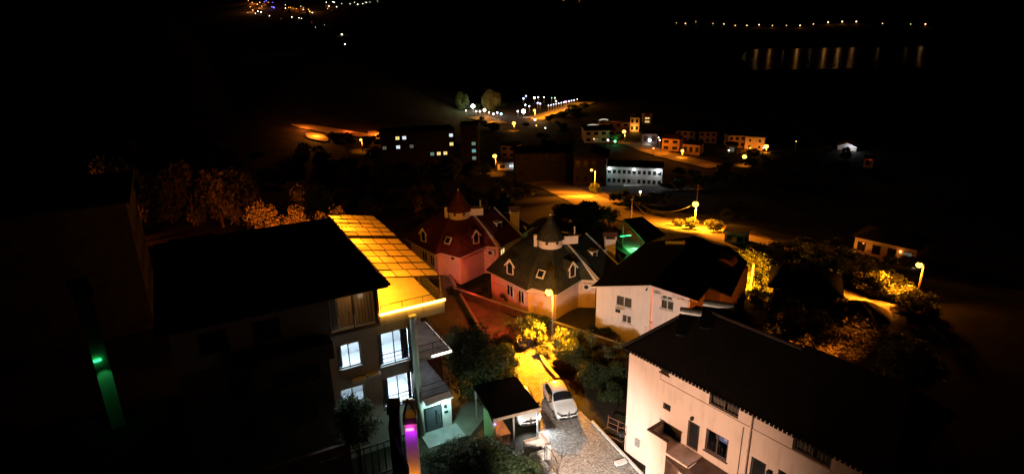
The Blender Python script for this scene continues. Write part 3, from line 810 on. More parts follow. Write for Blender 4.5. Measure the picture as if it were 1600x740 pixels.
s = MB(); s.tube([(0.95,-0.1,2.2),(0.95,-0.1,0.0)],0.06,6); s.build('downpipe', PEACH, WHS)
s = MB(); s.box(1.16,1.4,0.1,0.44,0.2,2.6); s.build('pilaster', PEACH, WHS)
s = MB(); s.tube([(0.9,-0.02,6.05),(0.9,-0.3,6.0)],0.03,5); s.ball((0.9,-0.32,5.98),0.1,6); s.build('camera_dome', DARKM, WHS)
b = MB(); b.tube([(-1.9,11.6,6.3),(0.1,11.2,6.75)],0.26,10); b.build('solar_tank', STEEL, WHS)
b = MB(); b.tube([(-1.9,11.6,5.7),(-1.9,11.6,6.1)],0.05,5); b.tube([(0.1,11.2,6.3),(0.1,11.2,6.6)],0.05,5); b.build('tank_stand', STEEL, WHS)
# hidden yard lamp behind this house
q = Vector((25.3,60.6,terrain(25.3,60.6)))

# ------------------------------------------------------------------ long front house on the right
RH = thing('terrace_house', 'long peach plastered house with brown framed windows under a black hipped roof', 'house', (7.7,36,0), R(-52.3))
hR = [(6.25,8.2,7.3,8.2),(11.42,13.45,7.25,8.2),(3.0,3.6,5.25,5.7),(4.98,5.82,3.55,5.45),(6.28,7.8,4.05,5.6),(9.3,10.2,3.4,5.45),(10.9,11.9,4.1,5.6),(2.61,3.26,7.75,8.2)]
b = MB(); wall_holes(b,0,15.6,-0.6,8.22,0.25,hR)
b.box(0,0.2,0.255,7.4,-0.6,8.22); b.box(15.4,15.6,0.255,7.4,-0.6,8.22); b.box(0.2,15.4,7.2,7.4,-0.6,8.22)
b.build('wall', PEACH, RH)
b = MB(); b.box(2.65,13.5,-0.05,-0.003,7.12,7.22); b.box(2.6,2.66,-0.05,-0.003,7.22,7.75); b.build('string_course', PEACH, RH)
b = MB()
e0, e1, y0, y1, ym = -0.3, 9.3, -0.35, 8.2, 4.1
A = [(e0,y0,8.35),(e1,y0,8.35),(e1,y1,8.35),(e0,y1,8.35),(2.1,ym,10.75),(e1,ym,10.75)]
b.add(A,[(0,1,5,4),(1,2,5),(2,3,4,5),(3,0,4),(3,2,1,0)])
A = [(9.32,y0,8.35),(16.2,y0,8.35),(16.2,y1,8.35),(9.32,y1,8.35),(9.32,ym+.3,11.0),(14.9,ym+.3,11.0)]
b.add(A,[(0,1,5,4),(1,2,5),(2,3,4,5),(3,0,4),(3,2,1,0)])
for i in range(64):                                              # tile ends along the eave
    x = -0.25+i*0.25; b.box(x,x+0.16,-0.42,-0.30,8.24,8.36)
b.build('roof', ROOFD, RH)
b = MB(); b.tube([(e0,y0,8.42),(2.1,ym,10.82)],0.10,6); b.tube([(2.1,ym,10.82),(e1,ym,10.82)],0.10,6); b.build('ridge_tiles', ROOFM, RH)
for i, hx in enumerate(hR):
    if i in (0,1): window(RH,I4,*hx,FRAMEB,GLASS,0.09,1,0.1,(CURTD,[(0.02,0.98)]),False)
    elif i == 3: 
        w = window(RH,I4,*hx,FRAMEB,PANED,0.1,0,0.1,None,False,0,'door')
    elif i == 4:
        w = window(RH,I4,*hx,FRAMEB,GLASS,0.1,1,0.1,None,True)
        k = MB(); k.box(6.0,8.1,1.6,1.7,3.9,5.75); k.build('back_wall', mat('lilac_room',(0.5,0.46,0.6),0.9,0.5,4), w)
        k = MB()
        for j in range(9): k.tube([(6.35+j*0.17,0.2,4.15),(6.35+j*0.17+0.1*math.sin(j*2),0.2,4.75)],0.012,4)
        k.build('window_grille', DARKM, w)
        light('POINT',(7.0,0.9,5.3),55,(0.8,0.75,1.0),RH,0.2)
    elif i == 2: window(RH,I4,*hx,FRAMEB,PANED,0.05,0,0.14,None,False)
    elif i == 5: window(RH,I4,*hx,FRAMEB,PANED,0.1,0,0.1,None,False,0,'door')
    else: window(RH,I4,*hx,FRAMEB,PANED,0.08,1 if i!=7 else 0,0.1,None,True)
b = MB(); b.box(3.1,6.2,-1.5,-0.01,3.35,3.5); b.box(3.1,3.22,-1.5,-0.01,3.5,4.3); b.box(3.22,4.6,-1.5,-1.38,3.5,4.3); b.box(3.12,4.58,-1.48,-0.01,-0.5,3.345); b.build('balcony', PEACH, RH)
b = MB(); b.box(3.05,3.27,-1.55,0.0,4.303,4.38); b.box(3.27,4.65,-1.55,-1.33,4.303,4.38); b.build('balcony_coping', WOOD, RH)
b = MB(); b.slab([(4.7,-1.6,3.2),(9.2,-2.2,2.9),(9.2,-0.02,3.35),(6.25,-0.02,3.45),(6.25,-1.4,3.3),(4.7,-1.4,3.25)],0.1); b.build('porch_roof', mat('porch_sheet',(0.13,0.075,0.05),0.8,0.3), RH)
b = MB(); b.tube([(9.05,-.08,8.1),(9.05,-.08,-.3)],.06,6); b.build('downpipe', PEACH, RH)
b = MB(); b.tube([(8.6,-.03,7.0),(8.6,-.03,3.2)],.018,4); b.build('wall_cable', BLACKP_, RH)
b = MB(); b.box(1.0,1.35,-.16,-.004,1.2,1.75); b.build('meter_box', STEEL, RH)
l = MB(); l.box(10.35,10.5,-0.25,-0.01,5.0,5.25); l.build('wall_lantern', DARKM, RH)
l = MB(); l.box(5.2,5.35,-0.2,-0.01,5.65,5.85); l.build('wall_lantern', DARKM, RH)
def solar(parent, x, y, z, ang, L=1.9):
    M = face(x,y,ang); b = MB(M); b.tube([(-L/2,0.5,z+0.95),(L/2,0.5,z+0.95)],0.27,12); t = b.build('solar_tank', STEEL, parent, False)
    b = MB(M); b.slab([(-L/2,-1.2,z+0.05),(L/2,-1.2,z+0.05),(L/2,0.3,z+0.9),(-L/2,0.3,z+0.9)],0.07); b.build('solar_panel', PANED, parent)
    b = MB(M)
    for sx in (-L/2+.1,L/2-.1):
        b.tube([(sx,0.5,z-0.2),(sx,0.5,z+0.7)],0.03,5); b.tube([(sx,-1.2,z),(sx,0.5,z+0.7)],0.03,5)
    b.build('tank_stand', STEEL, parent)
solar(RH, 3.5, 4.3, 10.2, 30); solar(RH, 2.4, 3.2, 9.6, 30, 1.7)

# ------------------------------------------------------------------ carport / gate shelter
CP = thing('carport', 'small open carport with a flat black roof beside the drive', 'carport', (-1.5,35.9,0), R(21.0))
b = MB(); b.slab([(0,0,2.95),(3.55,0,2.95),(3.55,4.7,2.8),(0,4.7,2.8)],0.14); b.build('roof', BITUM, CP)
b = MB(); b.box(-0.04,3.59,-0.06,-0.003,2.76,2.98); b.build('fascia', mat('fascia_board',(0.30,0.22,0.15),0.7,0.2), CP)
for x, y in ((0.15,0.2),(1.55,0.15),(3.4,0.2),(0.15,4.5),(3.4,4.5)):
    b = MB(); b.box(x-.05,x+.05,y-.05,y+.05,0,2.72); b.build('post', STEEL, CP)
b = MB(); b.add([(0.02,0.25,0),(0.02,2.3,0),(0.02,2.3,2.4),(0.02,1.3,2.75),(0.02,0.25,2.4)],[(0,1,2,3,4)]); b.M=None; b.build('green_lit_panel', mat('green_lit_panel',(0.22,0.34,0.14),0.7,0.15), CP)  # green light on this wall is put into the panel's colour
b = MB(); b.box(0.5,1.4,0.6,2.2,0.02,0.9); b.box(0.45,1.45,0.55,2.25,0.9,0.98); b.build('bench', mat('red_bench',(0.42,0.16,0.10),0.7,0.2), CP)
light('POINT',(0.6,1.2,2.4),28,(0.7,1.0,0.65),CP,0.1)
light('POINT',(1.3,0.6,2.5),30,(1.0,0.6,0.4),CP,0.1)
l = MB(); l.ball((0.05,-0.12,2.6),0.08); l.build('blue_bulb', BULB_B, CP)
l = MB(); l.ball((0.6,1.2,2.55),0.10); l.ball((1.3,0.6,2.6),0.08); l.build('bulb', BULB_WW, CP)
wl = thing('gate_wall', 'low stone wall below the carport with a pale end post', 'wall', (0.2,36.2,0), R(21))
b = MB(); b.box(0.3,1.5,-0.5,-0.2,0,1.0); b.box(0.3,1.5,-1.6,-1.3,0,0.7); b.build('masonry', STONE, wl)
b = MB(); b.box(1.5,1.75,-1.7,-0.2,0,1.25); b.build('end_post', WHITEP, wl)
gt = thing('driveway_gate', 'arched wrought iron gate leaf standing open on the stone drive', 'gate', (2.0,35.0,0.05), R(-60))
b = MB(); b.tube([(0,0,0),(0,0,1.3)],.03,6); b.tube([(1.6,0,0),(1.6,0,1.0)],.03,6); b.tube([(0,0,.1),(1.6,0,.1)],.02,5)
b.tube([(1.6*i/8,0,1.0+.45*math.sin(math.pi*(0.2+.8*i/8))) for i in range(9)],.025,5); b.build('gate_frame', DARKM, gt)
b = MB()
for i in range(1,9): b.tube([(1.6*i/9,0,.1),(1.6*i/9,0,1.0+.4*math.sin(math.pi*(0.2+.8*i/9)))],.014,4)
b.build('bars', DARKM, gt)

# ------------------------------------------------------------------ cars
CARW = mat('white_car_paint',(0.88,0.88,0.87),0.22,0.0,spec=0.5,coat=0.8)
TYRE = mat('tyre_rubber',(0.02,0.02,0.02),0.85,0.1)
RIM = mat('alloy_rim',(0.5,0.5,0.52),0.3,0.0,metal=0.9)
BLACKP = mat('black_plastic',(0.02,0.02,0.022),0.45,0.0)
CHROME = mat('chrome',(0.75,0.75,0.77),0.12,0.0,metal=1.0)
HEADL = mat('headlamp_glass',(0.16,0.17,0.18),0.1,0.0,spec=0.8)
TAIL = mat('tail_glass',(0.35,0.01,0.01),0.2,0.0)
def make_car(label, loc, rz, on):
    t = thing('hatchback_car', label, 'car', loc, rz, 'white hatchback cars'); t.scale = (1.05,1.05,1.05)
    # stations along the length: y from the nose (0) to the tail, (half width low, half width belt, z belt, half width top, z top, z bottom)
    S = [(0.00,.50,.52,.62,.46,.66,.30),(.06,.72,.72,.66,.66,.72,.24),(.22,.82,.81,.72,.74,.79,.20),(.55,.86,.85,.82,.76,.90,.20),(1.05,.87,.86,.92,.72,1.00,.20),
         (1.22,.87,.86,.93,.70,1.08,.20),(1.85,.87,.86,.94,.57,1.41,.20),(2.4,.87,.86,.95,.56,1.46,.20),(3.0,.87,.86,.96,.56,1.44,.20),(3.55,.87,.86,.98,.55,1.36,.22),
         (3.88,.85,.84,1.00,.62,1.06,.24),(4.02,.80,.80,.92,.66,.96,.28),(4.06,.70,.72,.80,.62,.82,.36)]
    prof = []
    for y,wl,wb,zb,wt,zt,z0 in S:
        half = [(0,z0),(wl*.92,z0),(wl,z0+.16),(max(wl,wb)*1.01,(z0+.16+zb)/2),(wb,zb),(wb+(wt-wb)*.5,zb+(zt-zb)*.55),(wt,zt-.025*(zt-zb)/.3 if zt-zb>.1 else zt-.01),(wt*.6,zt+.015),(0,zt+.025)]
        prof.append([(x,y,z) for x,z in half]+[(-x,y,z) for x,z in half[-2:0:-1]])
    n = len(prof[0]); b = MB()
    b.add([p for r_ in prof for p in r_], [(i*n+k,(i+1)*n+k,(i+1)*n+(k+1)%n,i*n+(k+1)%n) for i in range(len(prof)-1) for k in range(n)]+[tuple(range(n)),tuple((len(prof)-1)*n+k for k in range(n-1,-1,-1))])
    body = b.build('body', CARW, t, True)
    md = body.modifiers.new('sub','SUBSURF'); md.levels = 2; md.render_levels = 2
    def pt(i,k,s): 
        p = prof[i][k]; return Vector((p[0]*s,p[1],p[2]))
    def patch(name, quads, m, off=.02, parent=t, nn=4):
        b = MB()
        for q in quads:
            q = [Vector(p) for p in q]; nrm = (q[1]-q[0]).cross(q[3]-q[0]).normalized()
            c = sum(q,Vector())/4
            if nrm.dot(c-Vector((0,2.2,.6)))<0: nrm = -nrm
            b.poly([p+(c-p)*.06+nrm*off for p in q])
        return b.build(name, m, parent)
    # windscreen, side and rear glass laid just outside the body
    def glaze(name, i, j, t0, t1, dz, dy):
        b = MB(); cols = [(5.45,1),(6,1),(7,1),(8,1),(7,-1),(6,-1),(5.45,-1)]
        def cp(st, k, sg):
            a = int(k); f = k-a; p = pt(st,a,sg)
            return p if f == 0 else p.lerp(pt(st,a+1,sg), f)
        g = []
        for u in range(5):
            tt = t0+(t1-t0)*u/4
            g.append([cp(i,k,sg).lerp(cp(j,k,sg),tt)+Vector((0,dy,dz)) for k,sg in cols])
        n_ = len(cols); b.add([p for r_ in g for p in r_],[(u*n_+v,u*n_+v+1,(u+1)*n_+v+1,(u+1)*n_+v) for u in range(4) for v in range(n_-1)])
        return b.build(name, PANED, t, True)
    glaze('windscreen',5,6,.02,.93,.02,-.03)
    for s in (1,-1):
        b = MB()
        def sp(y,f):
            import bisect
            i = max(0,min(len(S)-2,bisect.bisect([q[0] for q in S],y)-1)); a=(y-S[i][0])/(S[i+1][0]-S[i][0])
            wb=S[i][2]+(S[i+1][2]-S[i][2])*a; zb=S[i][3]+(S[i+1][3]-S[i][3])*a; wt=S[i][4]+(S[i+1][4]-S[i][4])*a; zt=S[i][5]+(S[i+1][5]-S[i][5])*a
            return (s*(wb+(wt-wb)*f+.018),y,zb+(zt-zb)*f)
        q = [sp(1.38,.12),sp(2.45,.10),sp(3.2,.14),sp(3.5,.5),sp(3.2,.82),sp(2.45,.85),sp(1.93,.84)]
        b.poly(q if s>0 else q[::-1]); b.build('side_window',PANED,t)
    glaze('rear_window',9,10,.1,.9,.02,.03)
    for s in (1,-1):
        for y in (.78,3.28):
            w = MB(); 
            prof_w = [(.19,-.09),(.30,-.1),(.31,-.05),(.31,.05),(.30,.1),(.19,.09)]
            M = Matrix.Translation((s*.78,y,.31))@Matrix.Rotation(R(90),4,'Y')
            w.M = M; w.lathe(prof_w,(0,0,0),20); wh = w.build('wheel',TYRE,t,True)
            rm = MB(M); rm.lathe([(.02,.085*s),(.19,.1*s),(.2,.07*s)],(0,0,0),10); rm.build('rim',RIM,wh)
        h = MB(); h.add([(s*.44,-.015,.66),(s*.70,.05,.66),(s*.80,.20,.70),(s*.78,.34,.82),(s*.62,.14,.76),(s*.44,.03,.72)],[(0,1,2,3,4,5) if s>0 else (5,4,3,2,1,0)])
        h.v = [(p[0]*1.01,p[1]-.03,p[2]+.02) for p in h.v]
        h.build('headlight', BULB_W if on else HEADL, t)
        m_ = MB(); m_.ball((s*.98,1.42,1.0),.12,6,.7); m_.build('wing_mirror',BLACKP,t)
        tl = MB(); tl.box(min(s*.58,s*.78),max(s*.58,s*.78),3.95,4.05,.68,.86); tl.build('tail_light',BULB_R if not on else TAIL,t)
        if on:
            l = light('SPOT',(s*.62,-.16,.7),480,WHITE,t,.12,None,140,None,1.0); aim(l,(s*.9+1.4,-7,.1))
        f = MB(); f.box(min(s*.52,s*.68),max(s*.52,s*.68),-.02,.1,.36,.46); f.build('fog_lamp',BLACKP,t)
    g = MB(); g.box(-.60,.60,-.05,.1,.58,.70); g.build('upper_grille',BLACKP,t)
    g = MB(); g.box(-.60,.60,-.05,.15,.29,.46); g.build('lower_grille',BLACKP,t)
    e = MB(); dm = [(0,.82),(.13,.655),(0,.49),(-.13,.655)]
    for k in range(4):
        a,q = dm[k],dm[(k+1)%4]; e.tube([(a[0],-.08,a[1]),(q[0],-.08,q[1])],.036,4)
    e.build('diamond_badge',CHROME,t)
    p_ = MB(); p_.box(-.26,.26,-.07,-.055,.47,.57); p_.build('number_plate',FRAMEW,t)
    if not on: light('POINT',(-.3,4.35,.75),60,(1.0,.04,.02),t,.1)
    return t
fx, fy = 4.05, 39.35
car_rz = math.atan2(-0.24, 0.97)*-1
make_car('white hatchback parked on the drive with amber light on its roof', (fx,fy,0.05), R(13.0), False)
make_car('white hatchback under the carport with its headlights shining', (1.15,38.7,0.05), R(13.0), True)

# ------------------------------------------------------------------ street lamps and poles
def street_lamp(label, base, h, head, energy=0.0, color=SODIUM, bulb=None, r=0.09, head_r=0.2, spot=None, group=None, cat='street lamp', wood=False, name='street_lamp', droop=0.0):
    """pole with a short arm and a luminaire at offset head from the pole top"""
    t = thing(name, label, cat, base, 0, group)
    b = MB(); b.tube([(0,0,-0.3),(0,0,h)], r*1.25, 8, r*0.8); b.build('pole', WOOD if wood else POLE, t, True)
    hx, hy = head
    b = MB(); b.tube([(0,0,h-0.35),(hx*.5,hy*.5,h-0.02),(hx,hy,h)], r*0.45, 6); b.build('arm', STEEL, t)
    b = MB(); b.lathe([(head_r*.2,.16*head_r/.2),(head_r*.5,.05),(head_r*.55,0),(head_r*.45,-.01)],(hx,hy,h+.02+head_r*.35),10); b.build('lamp_head', STEEL, t)
    b = MB(); b.ball((hx,hy,h-head_r*.2),head_r*1.15,8,.85); b.build('bulb', bulb or BULB_S, t, True)  # globe swollen to the size of the lamp's glare
    if energy:
        light('SPOT' if spot else 'POINT',(hx,hy,h-head_r*1.35-.05),energy,color,t,head_r*.6,(0,0,0) if spot else None,spot)
    return t
pb = at(863,530,0)
SL1 = street_lamp('weathered street lamp beside the agave, shining over the drive', (3.75,52.4,0), 5.0, (-0.42,-0.05), 34000, AMBER, None, .10, .30, 80)
for o in SL1.children:
    if o.type == 'LIGHT': aim(o, (-1.3,-4.5,0)); o.data.spot_blend = 0.5
light('POINT',(-.42,-.05,4.5),1500,AMBER,SL1,.2)
pb = ground(1085,356)
lh = height_over(pb,1086,317)
UP = street_lamp('tall utility pole with crossarm and a blazing lamp above the bend of the road', pb, lh, (-.35,-.5), 26000, AMBER, None, .14, .55, 150, None, 'utility pole', False, 'utility_pole')
b = MB(); top = height_over(pb,1090,288); b.tube([(0,0,lh),(0,0,top)],.11,6); b.tube([(-1.2,0,top-.9),(1.2,0,top-.9)],.06,5); b.tube([(-.7,0,top-.3),(.7,0,top-.3)],.05,5); b.build('crossarm', WOOD, UP)
p2 = ground(986,345); h2 = height_over(p2,986,309)
U2 = thing('utility_pole', 'plain pale utility pole behind the green lit pavilion', 'utility pole', p2)
b = MB(); b.tube([(0,0,-.3),(0,0,h2)],.14,7,.1); b.build('pole', POLE, U2); b = MB(); b.box(-.3,.3,-.15,.15,h2-.5,h2-.1); b.build('junction_box', STEEL, U2)
def lobe(lamp, h, head, targets, energy, col, spot=70):
    for px, py in targets:
        o = light('SPOT', (head[0], head[1], h-.4), energy, col, lamp, .2, None, spot, None, .9)
        aim(o, tuple(ground(px,py)-lamp.location))
lobe(UP, lh-.3, (-.35,-.5), ((1030,348),(1135,369)), 42000, SODIUM, 70)
def wire(label, a, q, sag, r=.022, group=None):
    a, q = Vector(a), Vector(q); b = MB()
    b.tube([a+(q-a)*(i/16)-Vector((0,0,sag*4*(i/16)*(1-i/16))) for i in range(17)], r, 4)
    return tag(b.build('power_cable', BLACKC, None), label, 'cable', group)
BLACKC = mat('grey_cable',(0.10,0.09,0.08),0.6,0.0)
wire('sagging cable from the blazing utility pole to the pale utility pole', pb+Vector((-.4,0,lh-.2)), p2+Vector((0,0,h2-.3)), 2.2, .06)
wire('cable sloping down from the pale utility pole toward the road', p2+Vector((0,0,h2-.3)), ground(1022,348)+Vector((0,0,1.2)), .8, .06)
wire('thin cable from the street lamp to the red roofed cottage', (3.75,52.4,4.6), (-3.2,60.8,2.9), .5, .018)
for k in range(3):
    wire('one of the thin cables strung above the green roofed cottage', (3.75,52.4,4.9-.15*k), (-6.0-1.5*k,70,5.2+.2*k), .5, .012, 'thin cables above the green cottage')
pr = ground(1430,474); hr = height_over(pr,1438,413)
SL2 = street_lamp('leaning pale street lamp beyond the soil heap by the shrubs', pr, hr, (-.5,0), 16000, SODIUM, None, .12, .3, 70)
for o in SL2.children:
    if o.type == 'LIGHT': aim(o, tuple(ground(1360,476)-pr))
lobe(SL2, hr, (-.5,0), ((1325,467),(1292,453),(1262,441)), 30000, SODIUM, 28)
light('POINT',(-.8,-.3,hr-.4),1000,SODIUM,SL2,.2)
# pole and lamp behind the gabled house
pq = ground(1170,466)
UQ = thing('utility_pole', 'slim brightly lit pole beside the yellow bushes', 'utility pole', pq)
hq = height_over(pq,1175,405); b = MB(); b.tube([(0,0,-.3),(.1,0,hq)],.12,7,.09); b.build('pole', POLE, UQ)
_e, _n = Vector((math.cos(R(-35)),math.sin(R(-35)),0)), Vector((math.sin(R(35)),math.cos(R(35)),0))
YL = Vector((11.4,51,0))+_e*5.3+_n*13.5
street_lamp('yard lamp hidden behind the gabled house wall', (YL.x,YL.y,terrain(YL.x,YL.y)), 4.2, (.25,.3), 42000, AMBER, None, .08, .2, 66)
for o in bpy.context.scene.objects:
    if o.type == 'LIGHT' and o.parent and str(o.parent.get('label','')).startswith('yard lamp'): aim(o, tuple(Vector((26.0,63.8,0.3))-o.parent.location))
gx_ = ground(1300,640); SL4 = street_lamp('lane lamp hidden behind the long black hipped roof', gx_, 2.4, (.3,.2), 12000, (1,.19,.015), None, .08, .2, 110)
for o in SL4.children:
    if o.type == 'LIGHT': aim(o, tuple(ground(1385,560)+Vector((0,0,1.5))-gx_))
# mid distance lamps: picture position of the bulb, of the foot
def far_street(label, hx, hy, fx_, fy_, energy, r=.12, hr_=.35, color=SODIUM, bulb=None, spot=116, group=None):
    p = ground(fx_,fy_); h = height_over(p,hx,hy); off = at(hx,hy,p.z+h).x-p.x
    return street_lamp(label, p, max(2.5,h), (max(-2.5,min(2.5,off)),-.3), energy, color, bulb, r, hr_, spot, group)
LA = far_street('tall street lamp on the bare verge of the amber road', 924,265,929,305, 12000,.16,.36,AMBER,None,140)
lobe(LA, height_over(LA.location,924,265)-.2, (0,-.3), ((872,297),(900,308),(942,325)), 60000, SODIUM, 76)
far_street('bright amber street lamp beside the low white building', 773,243,775,269, 6000,.18,.75)
far_street('street lamp on the dark slope near the orange bank', 564,218,567,236, 2500,.2,.5)
far_street('faint unlit looking lamp standing before the dark apartment block', 654,229,657,250, 250,.16,.2,SODIUM,emis('faint_bulb',(.8,.75,.6),.5))
far_street('street lamp standing alone below the market lights', 803,192,804,204, 5000,.3,.9)
far_street('street lamp at the lower end of the valley road', 835,172,836,187, 14000,.3,.7)
far_street('red tinted street lamp beside the green lit tree', 975,205,976,222, 2500,.25,.8,(1,.3,.06),BULB_A)
far_street('small street lamp on the hamlet road', 1066,235,1066,247, 2000,.25,.6)
far_street('street lamp in front of the orange lit villa', 1163,244,1163,258, 3000,.25,.8)
far_street('street lamp touching the corner of the orange lit villa', 1197,228,1197,238, 5000,.25,.9)
far_street('tiny pale lamp in the trees below the floodlit school', 1000,302,1000,312, 100,.1,.28,WARM,BULB_WW)
# lamps hidden behind the apartment house that light the trees there
for i,(x,y,e,hh) in enumerate(((-36,85,21000,3.0),(-66,86,12000,2.2),(-28,85,14000,3.0))):
    street_lamp(['street lamp behind the apartment house under the orange trees','second lane lamp behind the dark block among the trees','small lane lamp close behind the black roof'][i], (x,y,terrain(x,y)), hh, (.4,-.3), e, (1,.15,.02), None, .09, .2, 110)
for o in SC.objects:
    if o.type == 'LIGHT' and o.parent and 'lane lamp' in str(o.parent.get('label','')) or (o.type == 'LIGHT' and o.parent and 'behind the apartment house' in str(o.parent.get('label',''))): aim(o, (o.location.x-1.5,12,4.5))
pk = ground(404,372); UK = thing('utility_pole','thin pole standing among the orange trees behind the black roof','utility pole',pk)
b = MB(); b.tube([(0,0,-.3),(-.15,0,height_over(pk,402,330))],.10,6,.07); b.build('pole',POLE,UK); b = MB(); zz = height_over(pk,415,341); b.tube([(.5,0,zz),(2.4,0,zz)],.08,5); b.build('crossarm',POLE,UK)
# lane lamp outside the gate, below the frame: lights the paving and the long facade
SL3 = street_lamp('white street lamp beside the gate above the paved drive', (0.3,24.2,0), 5.0, (.5,.4), 7600, (1.0,.66,.46), BULB_WW, .09, .2, 112)
for o in SL3.children:
    if o.type == 'LIGHT': aim(o, (8.4,11.0,3.0)); o.data.spot_blend = .7

o = light('SPOT',(.5,.4,4.5),9500,(.95,.93,.9),SL3,.2,None,74,None,.9); aim(o,(4.6,13.0,0))
# ------------------------------------------------------------------ vegetation
def crown_mesh(name, rx, rz, n, leaf, seed, clumps=9, m=LEAF_D, gap=0.25):
    rnd = random.Random(seed); b = MB(); C = []
    for k in range(clumps):
        while True:
            p = Vector((rnd.uniform(-1,1),rnd.uniform(-1,1),rnd.uniform(-1,1)))
            if p.length < 1: break
        p = p.normalized()*(.25+.5*p.length)
        C.append((Vector((p.x*rx,p.y*rx,p.z*rz)), rnd.uniform(.30,.50)))
    vs, fs = [], []
    for i in range(n):
        c, s = C[i % clumps]
        d = Vector((rnd.gauss(0,1),rnd.gauss(0,1),rnd.gauss(0,1))).normalized()
        rr = rnd.random()**.45
        p = c + Vector((d.x*rx,d.y*rx,d.z*rz))*s*rr*rnd.uniform(.8,1.12)
        a = Vector((rnd.gauss(0,1),rnd.gauss(0,1),rnd.gauss(0,1)*.8)).normalized(); q = (d+Vector((rnd.gauss(0,.6),rnd.gauss(0,.6),rnd.gauss(0,.6)))).cross(a).normalized()
        L = leaf*rnd.uniform(.6,1.4); w = L*.45
        o = len(vs); vs += [p-a*L*.5, p+q*w*.5, p+a*L*.5, p-q*w*.5]; fs.append((o,o+1,o+2,o+3))
    b.add(vs, fs)
    me = bpy.data.meshes.new(name); me.from_pydata(b.v,[],b.f); me.materials.append(m); me.update()
    return me
def trunk_mesh(name, h, r, seed, spread=1.2):
    rnd = random.Random(seed); b = MB()
    b.tube([(0,0,-.5),(.05*h*rnd.uniform(-1,1),.04*h*rnd.uniform(-1,1),h*.5),(.08*h*rnd.uniform(-1,1),.06*h,h)],r,7,r*.5)
    for k in range(5):
        a = rnd.uniform(0,6.28); z = h*rnd.uniform(.45,.9)
        b.tube([(0,0,z),(math.cos(a)*spread*.5,math.sin(a)*spread*.5,z+spread*.35),(math.cos(a)*spread,math.sin(a)*spread,z+spread*rnd.uniform(.5,.9))],r*.42,5,r*.15)
    me = bpy.data.meshes.new(name); me.from_pydata(b.v,[],b.f); me.materials.append(BARK); me.update()
    return me
CR = {}
for nm, m in (('d',LEAF_D),('o',LEAF_O),('y',LEAF_Y)):
    for k in range(3):
        CR['far'+nm+str(k)] = crown_mesh('crown', 1.0, .85, 1100, .26, 10+k, 11, m)
        CR['mid'+nm+str(k)] = crown_mesh('crown', 1.0, .85, 2600, .15, 30+k, 14, m)
    CR['near'+nm] = crown_mesh('crown', 1.0, .95, 15000, .085, 51, 30, m)
TR = [trunk_mesh('trunk', 1.0, .07, 70+k, .55) for k in range(3)]
cnt = 0
def tree(label, p, r, h, kind='fard', group=None, name='broadleaf_tree', cat='tree', rzs=None, low=False, trunk=True):
    """crown of radius r centred so that its top is h over the ground"""
    global cnt; cnt += 1
    key = kind if kind in CR else kind+str(cnt%3)
    t = thing(name, label, cat, p, random.uniform(0,6.28), group)
    c = bpy.data.objects.new('crown', CR[key]); COL.objects.link(c); c.parent = t
    rz = rzs or min(1.35*r, h*.53)
    c.location = (0,0,h-rz*.92); c.scale = (r*random.uniform(.92,1.1),r*random.uniform(.92,1.1),rz*1.05)
    if trunk:
        k = bpy.data.objects.new('trunk' if not low else 'stem', TR[cnt%3]); COL.objects.link(k); k.parent = t
        hh = max(.5,h-rz*.9); sx = min(hh, r*1.1); k.scale = (sx,sx,hh)
    return t
# lit trees behind the apartment house (positions of crown tops in the picture)
LT = [(160,252,4.2,'pale orange lit tree at the edge of the dark block roof'),(182,250,3.6,'orange lit tree showing just above the dark block roof'),(250,262,4.5,'dim red lit tree on the slope above the dark block'),
      (285,256,4.6,'dim red tree beside the lowest bank of orange earth'),(330,244,4.6,'tall dim red tree in the middle of the unlit slope'),(372,264,4.0,'dark red tree between the tall dim tree and the lit grove'),
      (405,318,3.6,'orange lit tree behind the thin pole at the black roof edge'),(432,326,3.0,'low orange lit tree beside the thin pole'),(455,318,3.2,'rounded orange lit tree in the middle of the grove'),
      (488,296,4.4,'tallest orange lit tree of the grove behind the black roof'),(515,316,3.2,'orange lit tree closest to the glass pergola'),(470,288,3.8,'dim red tree rising behind the orange grove')]
for px,py,r,lab in LT:
    y = 97 if py > 300 else (112 if px > 200 else 96)
    q = aty(px,py,y); g = terrain(q.x,q.y)
    tree(lab, (q.x,q.y,g), r*.9, max(3.5,q.z-g), 'midy' if px>390 else 'mido', rzs=max(3.5,q.z-g)*.54)
# unlit wood on the slope
rnd = random.Random(5); n = 0
roadpts = [ground(*p) for p in ((838,284),(870,292),(905,307),(945,325),(1000,343),(1060,353),(1110,363),(1165,378),(1230,398))]
def near_road(x, y, d=7.5):
    for a, q in zip(roadpts, roadpts[1:]):
        a2, q2 = Vector(a[:2]), Vector(q[:2]); v = q2-a2; t_ = max(0,min(1,(Vector((x,y))-a2).dot(v)/v.length_squared))
        if (a2+v*t_-Vector((x,y))).length < d: return True
    return False
while n < 85:
    px, py = rnd.uniform(200,940), rnd.uniform(232,352)
    if px < 480 and py > 300: continue
    if px > 835 and py < 318: continue
    if 715 < px < 830 and py < 272: continue
    g = ground(px,py)
    if g.y < 86 or near_road(g.x,g.y): continue
    tree('dark unlit broadleaf tree in the wood between the cottages and the apartment block', g, rnd.uniform(2.6,4.6), rnd.uniform(3.8,6.2), 'fard' if n%3 else 'faro', 'unlit trees of the wood on the slope')
    n += 1
